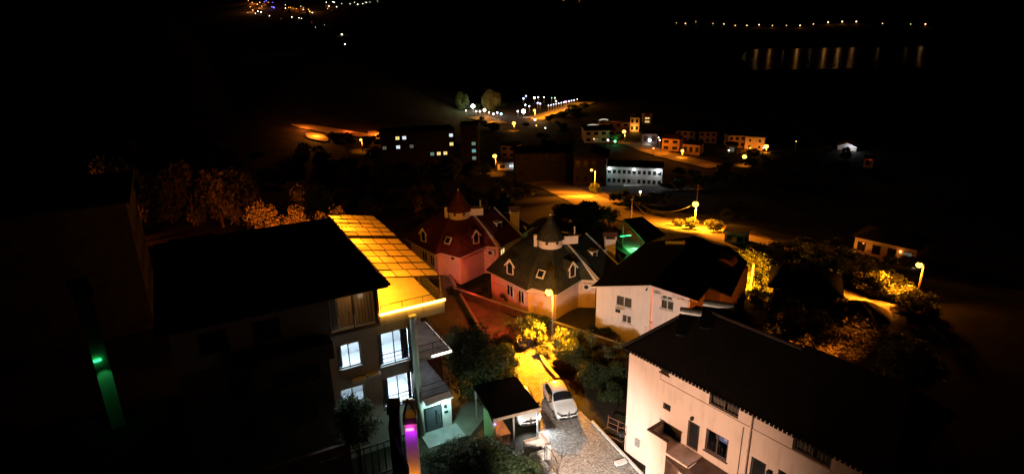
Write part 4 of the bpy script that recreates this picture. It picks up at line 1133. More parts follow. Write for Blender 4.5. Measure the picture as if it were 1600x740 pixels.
# amber rim trees along the dark apartment block
for px,py,r,lab in ((648,262,3.4,'rounded tree catching amber light below the unlit looking lamp'),(676,256,2.6,'low amber edged tree in front of the dark apartment block'),(712,258,3.6,'broad amber edged tree at the foot of the tall block'),
                    (600,250,3.0,'dim reddish tree at the end of the dark apartment block'),(742,268,3.0,'dim amber tree just before the tall block'),(795,276,2.6,'dim red shrub below the low white building'),(617,212,4,'tree at the end of the far orange bank'),(519,210,3,'small tree beside the far orange bank')):
    g = ground(px,py+8); tree(lab, g, r, r*1.5, 'faro')
# right side scrub
RS = [(1080,346,1.6,2.4,'y','small bright bush at the foot of the blazing utility pole'),(1115,350,1.9,2.9,'y','rounded pale bush by the bend of the road'),(1060,342,1.6,1.8,'o','low scrub bush on the verge of the road'),
      (1168,432,2.6,4.2,'y','bright yellow lit tree behind the slim pole'),(1182,420,2.2,3.8,'y','tall yellow lit bush beyond the slim pole'),(1160,450,1.8,3.0,'y','yellow lit bush against the gabled house'),(1190,446,1.8,2.4,'y','low yellow lit bush beside the dark pavilion roof'),(1178,466,1.6,2.2,'y','yellow lit bush above the bright patch of ground'),
      (1222,474,1.7,2.6,'d','dark round tree in front of the pavilion roof'),(1214,494,1.3,1.9,'d','dark lower tree beside the bright patch of ground'),
      (1190,400,2.6,3.4,'o','reddish scrub tree above the yellow bushes'),(1215,395,2.4,3.0,'o','dim scrub tree on the bank over the path'),(1240,398,2.6,3.2,'o','dim brown scrub tree behind the pavilion'),(1265,392,2.2,3.0,'o','scrub tree beside the bank above the path'),
      (1285,420,2.0,2.8,'o','spiky scrub bush by the upper path'),(1310,424,2.2,3.0,'o','bare looking scrub tree by the middle of the path'),(1338,430,2.6,3.6,'y','greenish scrub tree under the small house'),(1352,446,2.0,2.6,'o','ochre bush at the edge of the path'),
      (1378,452,2.4,3.0,'y','green scrub bush before the leaning lamp'),(1402,458,2.2,2.8,'y','low green bush close to the leaning lamp'),(1425,470,2.0,2.6,'y','green bush around the foot of the leaning lamp'),(1445,480,2.0,2.4,'o','dim bush outside the leaning lamp'),(1362,428,2.2,3,'d','dark tree between the small house and the scrub'),
      (1300,468,1.4,1.8,'o','small bush between the pavilion and the soil heap'),(1312,474,1.2,1.6,'o','tiny bush touching the soil heap'),
      (1265,560,2.0,3.0,'o','brown tree below the dark pavilion'),(1310,540,2.2,3.2,'o','red brown tree behind the front roof'),(1340,546,2.6,3.6,'o','broad red brown tree behind the front roof'),(1375,550,2.4,3.4,'o','red brown tree near the end of the front roof'),
      (1408,572,2.6,3.6,'y','orange lit tree at the far end of the front roof'),(1385,590,2.0,2.8,'y','lower orange lit tree at the end of the front roof'),(1430,590,2.2,3.0,'o','outermost brown tree past the front roof'),
      (740,258,3,3.6,'o','dim tree at the base of the tall block'),(930,290,2.2,3.4,'y','pale bush beside the tall street lamp'),(968,304,3.4,4.4,'d','dark tree in front of the floodlit school'),(1012,308,3.6,3.6,'d','dark tree covering the corner of the floodlit school'),(985,312,3.0,3.2,'d','dark low tree below the middle floodlight'),(1038,306,3.0,3.2,'d','dark tree beside the end of the floodlit school'),
      (905,318,1.8,2.2,'o','low bush at the near edge of the amber road'),(930,330,2.4,2.6,'o','scrubby bush below the amber road'),(952,338,2.4,4.2,'y','tree tinted green by the pavilion light'),(880,330,2.6,3.6,'d','dark tree in front of the amber road'),(920,346,2.2,2.6,'d','dark bush beside the chimney of the green roofed cottage')]
for px,py,r,h,k,lab in RS:
    g = ground(px,py+12); tree(lab, g, r, h, 'mid'+k if g.y<130 else 'far'+k, None, 'scrub_tree' if r>2 else 'bush', 'tree' if r>2 else 'bush', None, True)
for k in range(34):
    px, py = rnd.uniform(1195,1460), rnd.uniform(385,450); g = ground(px,py)
    if near_road(g.x,g.y,4): continue
    tree('one of the dim scrub bushes covering the bank above the path', g, rnd.uniform(1.2,2.2), rnd.uniform(1.4,2.6), 'fard' if k%2 else 'faro', 'dim scrub on the bank', 'bush', 'bush', None, True)
for k in range(9):
    px, py = rnd.uniform(505,600), rnd.uniform(218,232); g = ground(px,py)
    tree('dark tree standing before the far orange bank', g, rnd.uniform(2.2,4), rnd.uniform(3.5,6.5), 'fard', 'dark trees before the orange bank')
for k in range(16):
    px, py = rnd.uniform(1205,1300), rnd.uniform(500,575); g = ground(px,py)
    tree('brown scrub bush behind the long front roof', g, rnd.uniform(1.0,1.7), rnd.uniform(1.3,2.4), 'midd' if k%2 else 'mido', 'brown scrub behind the front roof', 'bush', 'bush', None, True)
for k in range(170):
    px, py = rnd.uniform(690,1330), rnd.uniform(188,300); g = ground(px,py)
    if any(a<px<b and c<py<d for a,b,c,d in ((715,812,190,272),(800,1040,236,300),(985,1130,222,266),(905,1065,180,248),(1085,1205,205,245),(1300,1345,222,240),(828,920,150,192))): continue
    tree('dark tree scattered over the unlit valley floor', g, rnd.uniform(1.8,4.0), rnd.uniform(2.5,5.5), 'fard', 'dark trees of the valley floor')
for k in range(26):
    if k < 12: px = rnd.uniform(850,916); py = 189-(px-835)*.33+rnd.uniform(4,10)
    elif k < 20: px = rnd.uniform(742,782); py = 186+(px-748)*.4+rnd.uniform(6,10)
    else: px, py = rnd.uniform(724,800), rnd.uniform(164,172)
    g = ground(px,py); tree('dark tree along the lit valley roads', g, rnd.uniform(2,4.5), rnd.uniform(3,6), 'fard', 'dark trees along the valley roads')
for k in range(26):
    px, py = rnd.uniform(860,1175), rnd.uniform(318,345); g = ground(px,py)
    if near_road(g.x,g.y,6.5) or (1060<px<1130): continue
    tree('dim scrub bush beside the amber lit road', g, rnd.uniform(1.4,2.6), rnd.uniform(1.6,3.4), 'faro', 'scrub beside the amber road', 'bush', 'bush', None, True)
# around the drive
tree('big dark olive tree between the apartment house and the carport', (-2.9,43.0,0), 3.1, 6.4, 'neard', None, 'olive_tree', 'tree', 3.3)
tree('smaller pale olive tree against the apartment house corner', (-4.3,42.0,0), 1.3, 6.6, 'nearo', None, 'olive_tree')
tree('large dark clipped bush in front of the carport', (-2.4,33.6,0), 2.5, 3.1, 'neard', None, 'bush', 'bush', 1.7, True)
tree('dark hedge bush under the entrance of the apartment house', (-4.9,34.2,0), 1.5, 2.1, 'neard', None, 'bush', 'bush', 1.2, True)
tree('dark bush beside the open gate', (0.7,33.4,0), 1.2, 1.5, 'neard', None, 'bush', 'bush', .8, True)
tree('dark tree in front of the lowest lit window of the apartment house', (-10.2,33.2,0), 1.7, 6.6, 'neard', None, 'broadleaf_tree', 'tree', 1.6)
for x,y,r,h,k,lab in ((4.6,49.4,1.5,2.6,'y','amber topped bush right beside the street lamp pole'),(6.3,49.2,1.6,2.5,'y','broad amber topped bush next to the street lamp'),(5.4,47.2,1.4,2.3,'d','dark leafy bush beside the yellow drive'),(7.4,47.4,1.5,2.2,'o','olive green bush in the middle of the garden strip'),
                      (6.6,44.6,1.6,2.1,'d','dark shrub behind the parked car'),(8.2,44.5,1.5,2.0,'d','dark shrub close to the peach house'),(9.0,47.0,1.5,2.4,'o','brownish bush at the corner of the peach house'),(7.6,42.0,1.2,1.6,'d','low dark shrub above the rusty frame'),(4.0,47.6,1.0,1.7,'o','narrow bush at the bend of the drive'),
                      (2.6,49.6,.9,.9,'o','low red lit shrub below the agave'),(0.6,53.6,1.1,1.0,'o','low shrub behind the agave'),(9.4,32.6,1.0,1.4,'d','dark hedge along the foot of the peach house'),(10.2,31.2,1.0,1.5,'d','second dark hedge bush along the foot of the peach house'),(12.4,29.0,1.1,1.6,'d','dark bush in front of the peach house porch')):
    tree(lab, (x,y,0), r, h, {'y':'midy','d':'neard','o':'mido'}[k], None, 'bush', 'bush', h*.52, True)
for lab,x,y,r,h in (('dark shrub on the yard side of the yellow lane',-.9,51.2,1.2,1.3),('second dark shrub on the yard side of the yellow lane',-.9,48.8,1.2,1.6),('dark shrub squeezed between the olive tree and the yellow lane',-.7,46.4,1.2,1.8),('dark shrub touching the back of the carport',-.9,44.2,1.2,1.9),
                    ('dark bush spreading before the carport bench',-.5,33.1,1.7,2.3),('dark bush at the foot of the doorstep',-4.0,33.0,1.8,2.4),('dark bush at the lower end of the paved drive',.7,32.0,1.3,1.6)):
    tree(lab, (x,y,0), r, h, 'neard', None, 'bush', 'bush', h*.54, True)
for k,(x,y) in enumerate(((-6.5,62.6),(-3.6,62.4),(-9.2,64.6),(-.5,61),(1.8,55.4),(3.2,54.8),(8.2,53.2),(9.4,52.6),(-11.5,66.2))):
    tree('dim shrub growing between the garden wall and a cottage', (x,y,0), 1.0, 1.2, 'midd', 'shrubs behind the garden wall', 'bush', 'bush', .6, True)
# agave clump
AG = thing('agave_plant', 'big clump of spiky agave lit yellow beside the street lamp', 'plant', (1.15,51.6,0), 0)
rnd2 = random.Random(3)
for k,(x,y,z,s) in enumerate(((-1.5,.5,1.5,1.0),(-.5,.2,1.9,1.1),(.5,.4,2.0,1.1),(1.3,.0,1.5,1.05),(-.9,-.6,1.1,.95),(.3,-.7,1.2,1.0),(1.6,-.8,.7,.9),(-1.9,-.3,.8,.8))):
    b = MB()
    for j in range(64):
        a = j*2.399963; el = R(88-110*(j/63)**.8); L = s*rnd2.uniform(.65,1.0)*.95
        d = Vector((math.cos(a)*math.cos(el),math.sin(a)*math.cos(el),math.sin(el))); sd = Vector((-math.sin(a),math.cos(a),0))*.045
        o = Vector((x,y,z)); m_ = o+d*L*.55; e = o+d*L+Vector((0,0,-.10*L))
        b.poly([o-sd*.7,o+sd*.7,m_+sd]) ; b.poly([o-sd*.7,m_+sd,m_-sd]); b.poly([m_-sd,m_+sd,e])
    b.build('rosette', BLADE, AG)
    b = MB(); b.tube([(x*.6,y*.6,-.1),(x,y,z)],.12,6); b.build('stem', BARK, AG)

# ------------------------------------------------------------------ small things round the drive
fr = thing('steel_frame', 'rusty steel frame of thin bars leaning by the white wall', 'frame', (6.9,38.6,0), R(-50))
b = MB()
for z in (0.15,.6,1.05): b.tube([(0,0,z),(1.9,.2,z+.1)],.035,5)
for x in (0,.95,1.9): b.tube([(x,0,0),(x,.1,1.15)],.035,5)
b.tube([(0,-.8,.1),(1.9,-.6,.2)],.035,5); b.tube([(0,0,.15),(0,-.8,.1)],.03,5); b.tube([(1.9,.2,.25),(1.9,-.6,.2)],.03,5); b.build('bars', RUST, fr)
q = at(983,702,0); dp = thing('antenna_mast', 'thin rusty mast with a small dark dish at the peach house corner', 'antenna', (q.x-.3,q.y-.2,0), 0)
b = MB(); b.tube([(0,0,0),(0,0,2.2)],.035,6); b.tube([(0,0,2.1),(-.5,0,2.0)],.02,5); b.tube([(0,0,1.7),(-.45,0,1.7)],.02,5); b.build('mast', RUST, dp)
b = MB(); b.ball((-.35,-.1,1.55),.24,8,.9); b.build('dish', DARKM, dp)
q = at(1008,727,0)
# coloured pillar and dark stair parapet near the camera
PL = thing('pillar', 'plastered pillar washed with magenta and orange light', 'pillar', (-5.75,28.2,0), R(6))
b = MB(); b.box(-.30,.34,0,.6,0,8.35); b.build('shaft', WHITEP, PL)
b = MB(); b.box(-.36,.40,-.08,.68,8.353,8.75); b.build('cap', DARKM, PL)
b = MB(); b.tube([(-.3,.25,8.75),(-.02,.25,9.75)],.07,5); b.tube([(.36,.25,8.75),(-.02,.25,9.75)],.05,5); b.build('bracket', DARKM, PL)
b = MB(); b.box(-.3,.3,.2,.3,9.45,9.7); b.build('sign_board', STEEL, PL)
l = MB(); l.box(-.2,.2,-.3,-.2,8.1,8.2); l.build('flood_lamp', BULB_P, PL)
s1 = light('SPOT',(.05,-.55,8.1),34,(.40,.008,1.0),PL,.08,None,110); aim(s1,(-.05,0,6.9))
l = MB(); l.box(-.2,.2,-.45,-.3,3.6,3.7); l.build('flood_lamp', BULB_A, PL)
s2 = light('SPOT',(.0,-.6,3.9),150,(1.0,.30,.02),PL,.08,None,100); aim(s2,(0,0,5.6))
SP = thing('garden_wall', 'black sloping wall with a block on its end before the lit pillar', 'wall', (-6.55,28.3,0), R(6))
b = MB(); b.box(-.28,.22,-.25,.5,0,9.1); b.box(-.36,.3,-.33,.58,9.1,9.55); b.add([(-.28,-.9,0),(.55,-.9,0),(.55,-.9,5.6),(-.28,-.9,8.8),(-.28,-.26,0),(.55,-.26,0),(.55,-.26,5.6),(-.28,-.26,8.8)],[(3,2,1,0),(4,5,6,7),(0,1,5,4),(1,2,6,5),(2,3,7,6),(3,0,4,7)]); b.build('masonry', BITUM, SP)
tr_ = thing('garden_trellis', 'dark slatted trellis fence below the apartment house windows', 'fence', (-11.5,29.8,0), R(28.5))
b = MB()
for i in range(14): b.box(i*.42,i*.42+.06,-.03,.03,0,4.6)
for z in (.3,2.3,4.5): b.box(-.05,5.6,-.06,-.032,z,z+.1)
b.build('slats', DARKM, tr_)
lw = thing('annex_wall', 'dark lower annex wall of rough brick below the apartment house balconies', 'wall', (-15.2,30.3,0), R(28.5))
b = MB(); b.box(0,5.2,0,.3,0,3.6); b.build('masonry', BRICK, lw)

# ------------------------------------------------------------------ pavilion with green light, dark pavilion, soil heap, small houses
def pv(px,py,z): return at(px,py,z)
q = ground(985,392)
GP = thing('pavilion', 'garden pavilion lit green inside under a sloping dark red roof', 'pavilion', q, 0)
zr = 3.4
C4 = [pv(974,342,q.z+4.6),pv(1004,338,q.z+4.6),pv(1040,366,q.z+3.2),pv(1009,379,q.z+3.2)]
C4 = [c-q for c in C4]
b = MB(); b.slab([tuple(c) for c in C4],.15); b.build('roof', ROOFM, GP)
for c in C4:
    b = MB(); b.tube([(c.x*.95,c.y*.95,-1),(c.x*.95,c.y*.95,c.z-.1)],.09,6); b.build('post', WOOD, GP)
cx = sum((c for c in C4),Vector())/4
F4 = [ground(958,372)-q, ground(985,362)-q, ground(1020,385)-q, ground(985,398)-q]
b = MB(); b.slab([(c.x,c.y,c.z+.25) for c in F4],.6); b.build('floor', STONE, GP)
l = MB(); a0 = aty(977,369,q.y+cx.y)-q; l.tube([a0+Vector((-.8,0,0)),a0+Vector((.9,0,.15))],.07,6); l.build('led_strip', LED_G, GP)
light('POINT',a0+Vector((-.3,-.5,-.2)),700,(.03,1,.16),GP,.1)
light('POINT',a0+Vector((1.2,-.6,-.4)),160,(.8,.95,.9),GP,.1)
tt = Vector(a0)+Vector((1.5,-.5,-2.0))
b = MB(); b.lathe([(.05,-.6),(.05,0),(.6,0),(.6,.06)],tuple(tt),10); b.build('table', FRAMEW, GP)
q = ground(1252,470)
DP = thing('dark_pavilion', 'unlit hip roofed pavilion beside the orange path', 'pavilion', q, R(-25))
b = MB()
e = [(-3.6,-3.2,2.4),(3.8,-3.2,2.4),(3.8,3.4,2.4),(-3.6,3.4,2.4),(0,0,4.6),(.4,.4,4.6)]
b.add(e,[(0,1,4),(1,2,5,4),(2,3,5),(3,0,4,5),(3,2,1,0)]); b.build('roof', BITUM, DP)
b = MB(); b.box(-3.0,3.2,-2.6,2.8,-1.5,2.36); b.build('wall', GREYP, DP)
q = ground(1340,492)
me = MB(); n1, n2 = 26, 8; rn = random.Random(8); vs = []
for j in range(n2+1):
    t_ = j/n2
    for k in range(n1):
        a = 2*math.pi*k/n1; r_ = (1-t_)*(1+.10*math.sin(3*a+1)+.07*math.sin(7*a)); vs.append((3.4*r_*math.cos(a),2.6*r_*math.sin(a),1.7*(1-(1-t_)**1.7)+rn.uniform(-.06,.06)-.1))
me.add(vs,[(j*n1+k,j*n1+(k+1)%n1,(j+1)*n1+(k+1)%n1,(j+1)*n1+k) for j in range(n2) for k in range(n1)])
hp = me.build('soil_heap', SOIL, None, True); hp.location = q; tag(hp,'dark rounded heap of soil beside the orange path','soil heap')

def block(label, px0, px1, py0, py1, depth, rot, storeys, cols, wallm, roof='flat', lit=None, name='house', cat='house', win=FRAMEB, lp=None, pitch=1.5, group=None, wsz=(.55,.5), roofm=None):
    """a far building whose front spans px0..px1 and py0 (eave) .. py1 (ground) in the photograph"""
    g = ground((px0+px1)/2, py1); h = height_over(g,(px0+px1)/2,py0)
    dist = g.y; w = (px1-px0)/F*math.hypot(dist,(H-g.z))*1.0/math.cos(R(rot))
    face_a = math.degrees(math.atan2(g.x,g.y))
    t = thing(name, label, cat, g, R(-face_a+rot), group)
    b = MB(); b.box(-w/2,w/2,0,depth,-3,h)
    b.build('wall', wallm, t)
    rm = roofm or ROOFD
    if roof == 'flat':
        b = MB(); b.box(-w/2-.3,w/2+.3,-.3,depth+.3,h+.003,h+.35); b.build('roof', rm, t)
    elif roof == 'gable':
        b = MB(); o = .5; b.add([(-w/2-o,-o,h),(w/2+o,-o,h),(w/2+o,depth+o,h),(-w/2-o,depth+o,h),(0,-o,h+pitch),(0,depth+o,h+pitch)],[(0,1,4),(1,2,5,4),(2,3,5),(3,0,4,5),(3,2,1,0)]); b.build('roof', rm, t)
    else:
        b = MB(); o = .5; b.add([(-w/2-o,-o,h),(w/2+o,-o,h),(w/2+o,depth+o,h),(-w/2-o,depth+o,h),(-w/4,depth/2,h+pitch),(w/4,depth/2,h+pitch)],[(0,1,5,4),(1,2,5),(2,3,4,5),(3,0,4),(3,2,1,0)]); b.build('roof', rm, t)
    for s in range(storeys):
        for c in range(cols):
            x = -w/2 + w*(c+.5)/cols; ww = w/cols*wsz[0]; sh = h/storeys; z = sh*s+sh*.28; hh = sh*wsz[1]
            pm = (lit or {}).get((s,c))
            f = MB(); f.box(x-ww/2,x+ww/2,-.06,-.003,z,z+hh); fo = f.build('window', win, t)
            p = MB()
            for i in (0,1): p.box(x-ww*.44+i*ww*.46,x-ww*.02+i*ww*.46,-.085,-.062,z+hh*.08,z+hh*.92)
            p.build('pane', pm or PANED, fo)
    return t
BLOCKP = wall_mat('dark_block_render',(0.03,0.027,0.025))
# small houses on the right
SH = block('small peach house with a lean roof in the scrub, lit by its own yard lamp', 1336,1420,379,408,7,-14,1,4,PEACH,'hip',{(0,3):WIN_DIM},roofm=ROOFM,pitch=1.0)
light('POINT',(2.2,-1.2,2.0),12,SODIUM,SH,.1); light('POINT',(-3.5,-2.0,1.6),40,(1,.25,.04),SH,.1); light('POINT',(4.6,-1.5,.8),14,WARM,SH,.1)
l = MB(); l.box(2.1,2.3,-.3,-.003,2.1,2.3); l.build('wall_lamp', BULB_A, SH)
TB = block('tiny bare shed beside the bend of the road', 1132,1162,366,380,4,-10,1,2,GREYP,'flat',roofm=CONC)
# floodlit school
SL = block('pale two storey school under three white floodlights', 948,1032,262,290,10,-4,2,11,mat('school_render',(.4,.41,.38),.9,.15,.6),'flat',{(0,5):WIN_DIM},'school','school',DARKM,wsz=(.62,.42))
wS = 0.0
wl_ = [c for c in SL.children if c.name.startswith('wall')][0]; xs_ = [v.co.x for v in wl_.data.vertices]; zs_ = [v.co.z for v in wl_.data.vertices]; hw, hz = max(xs_), max(zs_)
for x, s_, col in ((-hw*.9,.42,(.6,1,.92)),(0,.36,WHITE),(hw*.86,.62,WHITE)):
    l = MB(); l.ball((x,-.9,hz-.5),s_,8); f = l.build('floodlight', BULB_W, SL, True)
    l = MB(); l.tube([(x,0,hz-.7),(x,-.9,hz-.5)],.06,5); l.build('bracket', STEEL, SL)
    light('POINT',(x,-3.2,hz-.2),300*s_/.4,col,SL,.3)
b = MB(); b.box(-hw*.35,hw*1.0,-3.0,-.05,-4,.2); b.build('terrace', WHITEP, SL)
b = MB(); b.box(hw*.62,hw*.85,-3.08,-3.003,-.9,-.2); b.build('basement_window', WIN_W, SL)
# dark blocks in the middle distance
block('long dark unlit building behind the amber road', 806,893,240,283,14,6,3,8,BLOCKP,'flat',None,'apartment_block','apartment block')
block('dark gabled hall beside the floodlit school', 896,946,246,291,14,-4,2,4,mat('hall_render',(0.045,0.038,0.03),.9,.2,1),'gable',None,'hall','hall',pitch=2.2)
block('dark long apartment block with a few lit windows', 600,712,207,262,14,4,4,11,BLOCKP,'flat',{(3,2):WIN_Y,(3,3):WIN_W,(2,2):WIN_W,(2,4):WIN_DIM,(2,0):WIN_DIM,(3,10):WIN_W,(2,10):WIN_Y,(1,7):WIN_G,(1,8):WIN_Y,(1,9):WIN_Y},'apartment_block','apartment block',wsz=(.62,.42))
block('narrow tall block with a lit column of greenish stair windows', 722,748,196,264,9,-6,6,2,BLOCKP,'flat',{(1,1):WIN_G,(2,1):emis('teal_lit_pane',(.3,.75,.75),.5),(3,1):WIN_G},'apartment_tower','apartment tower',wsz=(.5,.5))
LB = block('low white building with a bright wall beside the amber street lamp', 778,806,255,265,6,8,1,2,WHITEP,'flat',{(0,1):WIN_W},roofm=CONC)
light('POINT',(3.0,-1.4,1.6),70,WHITE,LB,.2)
OB = block('slim building with an orange lit side behind the amber street lamp', 783,806,228,256,8,-20,3,2,PEACH,'flat')
# hamlet houses
block('broad two storey house lit orange beside the green lit tree', 914,960,204,223,14,8,2,4,PINKP,'flat',{(0,1):WIN_DIM},roofm=ROOFD)
GB = block('tall villa with a gold lit gable behind the hamlet', 984,998,184,206,8,0,2,2,PEACH,'gable',None,pitch=1.5)
light('POINT',(0,-2.5,2.0),800,(1,.44,.06),GB,.2)
block('long low orange wall house below the gold lit villa', 938,983,192,200,8,10,1,4,PINKP,'flat',roofm=ROOFM)
block('pale tower house with two small lit windows', 1004,1018,177,193,6,4,3,1,PINKP,'flat',{(1,0):WIN_Y,(0,0):WIN_Y})
PH = block('little house with a white porch light in the hamlet', 1003,1026,209,226,7,6,1,2,GREYP,'hip',pitch=1)
l = MB(); l.ball((0,-.5,2.2),.6,6); l.build('porch_lamp', BULB_W, PH); light('POINT',(0,-1.6,2.0),160,WHITE,PH,.2)
block('red walled house at the side of the hamlet road', 1034,1060,217,236,8,-10,2,2,PINKP,'hip',roofm=ROOFR,pitch=1.5)
block('dim reddish house on the slope over the hamlet road', 1056,1084,205,222,8,-6,2,3,PINKP,'flat')
block('dim house between the hamlet road and the orange villa', 1092,1118,206,224,8,4,2,3,PINKP,'hip',pitch=1.4)
block('unlit house beyond the red walled house', 1066,1092,226,242,8,-12,1,3,PINKP,'hip',pitch=1.4)
VL = block('square villa brightly lit orange by its lamps', 1164,1192,215,234,9,-4,2,2,PEACH,'flat',None,wsz=(.22,.4),roofm=CONC)
light('POINT',(-3.2,-3.5,1.2),420,(1,.30,.02),VL,.2); light('POINT',(3.0,-3.5,1.0),480,(1,.30,.02),VL,.2)
block('dim reddish wing beside the orange lit villa', 1138,1163,212,231,9,14,2,3,PINKP,'flat')
block('little lit cabin below the orange lit villa', 1134,1150,226,242,5,0,1,1,GREYP,'hip',{(0,0):WIN_DIM},pitch=1)
TN = block('pale tent shaped shelter glowing white on the dark plain', 1310,1336,229,235,8,-6,1,1,WHITEP,'gable',None,'shelter','shelter',roofm=WHITEP,pitch=1.6,wsz=(.2,.3))
light('POINT',(2,-3,2.0),330,WHITE,TN,.2)
block('dim pink hut far out on the dark plain', 1349,1362,248,262,5,0,1,1,PINKP,'flat',roofm=ROOFR)
for px,py,lab in ((926,199,'glowing curved awning on the roof of the broad orange house'),(943,189,'small glowing curved awning above the long low house')):
    g = ground(px,py+8); h = height_over(g,px,py); b = MB(); s_ = 4.0 if px<930 else 2.6
    b.tube([(s_*math.cos(math.pi*(k/8)),0,h+s_*.35*math.sin(math.pi*(k/8))) for k in range(9)],.35,5)
    for sx in (-1,1): b.tube([(sx*s_,0,0),(sx*s_,0,h)],.12,5)
    o = b.build('awning', emis('glowing_awning',(1,.9,.72),.55), None); o.location = g; tag(o,lab,'awning')  # light falling on the awning is put in as its own emission
g = ground(964,224); tree('small tree lit bright green beside the broad orange house', g, 2.6, 7.5, 'fary'); l1 = light('POINT',(g.x-1.5,g.y-3.2,g.z+2.0),260,(.05,1,.3)); 
l = MB(); l.ball((0,0,0),.5,6); o = l.build('garden_light', BULB_G); o.location = (g.x-1.5,g.y-3.0,g.z+1.6); tag(o,'green garden light at the foot of the lit tree','garden light'); l1.parent = o; l1.location = (0,-.7,.3)

# ------------------------------------------------------------------ far lights
def far_bulb(label, px, py, bulb, size, name='street_lamp', cat='street lamp', energy=0, color=SODIUM, group=None, up=5.0, pole=True):
    """a lamp on a mast standing on the land, its bulb at the picture position px, py; size is its radius in picture pixels"""
    d = ray(px,py); d = d/d.y; y = 60.0
    while y < 3200:
        p = Vector((0,0,H))+d*y
        if p.z <= terrain(p.x,p.y)+up: break
        y *= 1.004
    g = Vector((p.x,p.y,terrain(p.x,p.y))); h = p.z-g.z; r = size*y/F
    t = thing(name, label, cat, g, 0, group)
    if pole:
        b = MB(); b.tube([(0,0,-1),(0,0,h)],min(.12,r*.3)+.0002*y,5); b.build('pole', POLE, t)
    b = MB(); b.ball((0,0,h),r,6); b.build('bulb', bulb, t, True)  # radius takes in the glare round the distant lamp
    if energy: light('POINT',(0,-r*1.3-.3,h-.2),energy,color,t,.3)
    return t
# the lamps along the far shore
FS = [(1057,36,.9),(1071,37,1.5),(1087,34,.8),(1114,37,1.0),(1131,38,1.5),(1149,40,1.5),(1167,40,1.5),(1186,39,1.6),(1207,40,1.2),(1229,40,1.0),(1250,40,1.7),(1271,38,1.3),(1294,35,1.8),(1316,34,1.9),(1338,34,1.9),(1379,37,1.2),(1423,38,1.0),(1446,38,1.8)]
for px,py,s_ in FS:
    far_bulb('one of the amber lamps strung along the road on the far shore', px, py, emis('far_shore_bulb',(1,.60,.26),3.0), s_*.55, energy={1186:700,1207:1100,1250:1700,1294:1600,1316:1500,1338:900,1446:350}.get(px,0), color=(1,.36,.05), group='street lamps on the far shore', up=7)
# market and valley lights
VB = [(739,166,BULB_W,2.6,'big white floodlight at the end of the market row'),(818,174,BULB_W,2.6,'big white floodlight standing alone above the valley'),(809,174,BULB_W,1.1,'dim white light beside the lone floodlight'),
      (728,173,BULB_WW,1.0,'first small white stall light of the market row'),(744,174,BULB_WW,1.2,'warm stall light under the big floodlight'),(750,174,BULB_WW,1.3,'second warm stall light of the market row'),(757,172,BULB_WW,2.0,'bright warm stall light in the middle of the market row'),(764,176,BULB_WW,1.0,'small stall light past the middle of the market row'),(771,178,BULB_W,1.2,'white stall light near the end of the market row'),(777,176,BULB_BW,1.4,'bluish stall light near the end of the market row'),(783,178,emis('cyan_bulb',(.4,.95,1),8),1.6,'cyan stall light ending the market row'),
      (818,154,BULB_BW,1.3,'bluish light of the upper cluster beside a dimmer one'),(822,150,BULB_BW,1.0,'bluish light at the corner of the upper cluster'),(835,153,BULB_WW,1.6,'warm light in the middle of the upper cluster'),(841,152,BULB_WW,1.0,'small warm light of the upper cluster'),(850,152,BULB_WW,.7,'faint warm light past the upper cluster'),(862,153,BULB_G,.6,'faint green light of the upper cluster'),(867,153,BULB_WW,.7,'faint yellowish light over the bluish string'),(869,158,BULB_WW,.8,'yellowish light just over the bluish string'),(840,161,BULB_BW,1.2,'first of two bluish lights below the upper cluster'),(844,162,BULB_BW,1.2,'second of two bluish lights below the upper cluster'),(821,164,BULB_W,.9,'small white light below the upper cluster'),(827,166,BULB_W,.7,'faint white light below the upper cluster'),
      (883,159,BULB_P,1.2,'magenta light among the bluish string'),(836,187,BULB_WW,1.6,'glaring lamp at the foot of the valley road'),(838,196,BULB_A,1.0,'amber lamp below the valley road end'),(852,200,BULB_W,.7,'small pale light in the dark below the valley road'),(902,155,BULB_WW,.6,'last faint light after the bluish string'),
      (1029,215,BULB_WW,.9,'small light beside the porch house'),(1031,219,BULB_WW,1.1,'warm light below the small light by the porch house'),(1021,232,BULB_A,1.2,'low amber light on the hamlet road'),(950,219,BULB_W,1.3,'white doorway light of the broad orange house'),(928,217,BULB_A,.9,'amber wall light of the broad orange house'),(990,190,emis('gold_bulb',(1,.62,.16),8),1.4,'gold lamp on the gable of the lit villa'),(1244,221,BULB_A,.7,'faint lamp alone on the dark plain'),(1193,231,BULB_BW,1.0,'bluish light at the foot of the villa lamp'),(1139,235,BULB_W,1.0,'white light of the little cabin'),(1172,231,BULB_S,1.0,'lamp glaring on the wall of the orange villa'),
      (534,54,BULB_WW,1.0,'lone warm light on the dark hill'),(539,69,BULB_W,.6,'faint lone light below the warm one on the hill'),(1360,250,BULB_R,.5,'faint red light by the pink hut')]
for px,py,bl,s_,lab in VB:
    far_bulb(lab, px, py, bl, s_*(.95 if s_<1.9 else 1.15), up=4.0)
for i in range(11):
    px = 857+i*4.0
    if abs(px-883) < 2: continue
    far_bulb('one of the bluish lights strung along the valley road', px, 165-i*.85, BULB_BW, .8, group='bluish lights along the valley road', up=4.0)
def glow(px,py,e,col,up=5):
    """a bare light added for a pool on the ground"""
    g = ground(px,py); o = light('POINT',(g.x,g.y,g.z+up),e,col); return o  # added bare light, no lamp is modelled with it
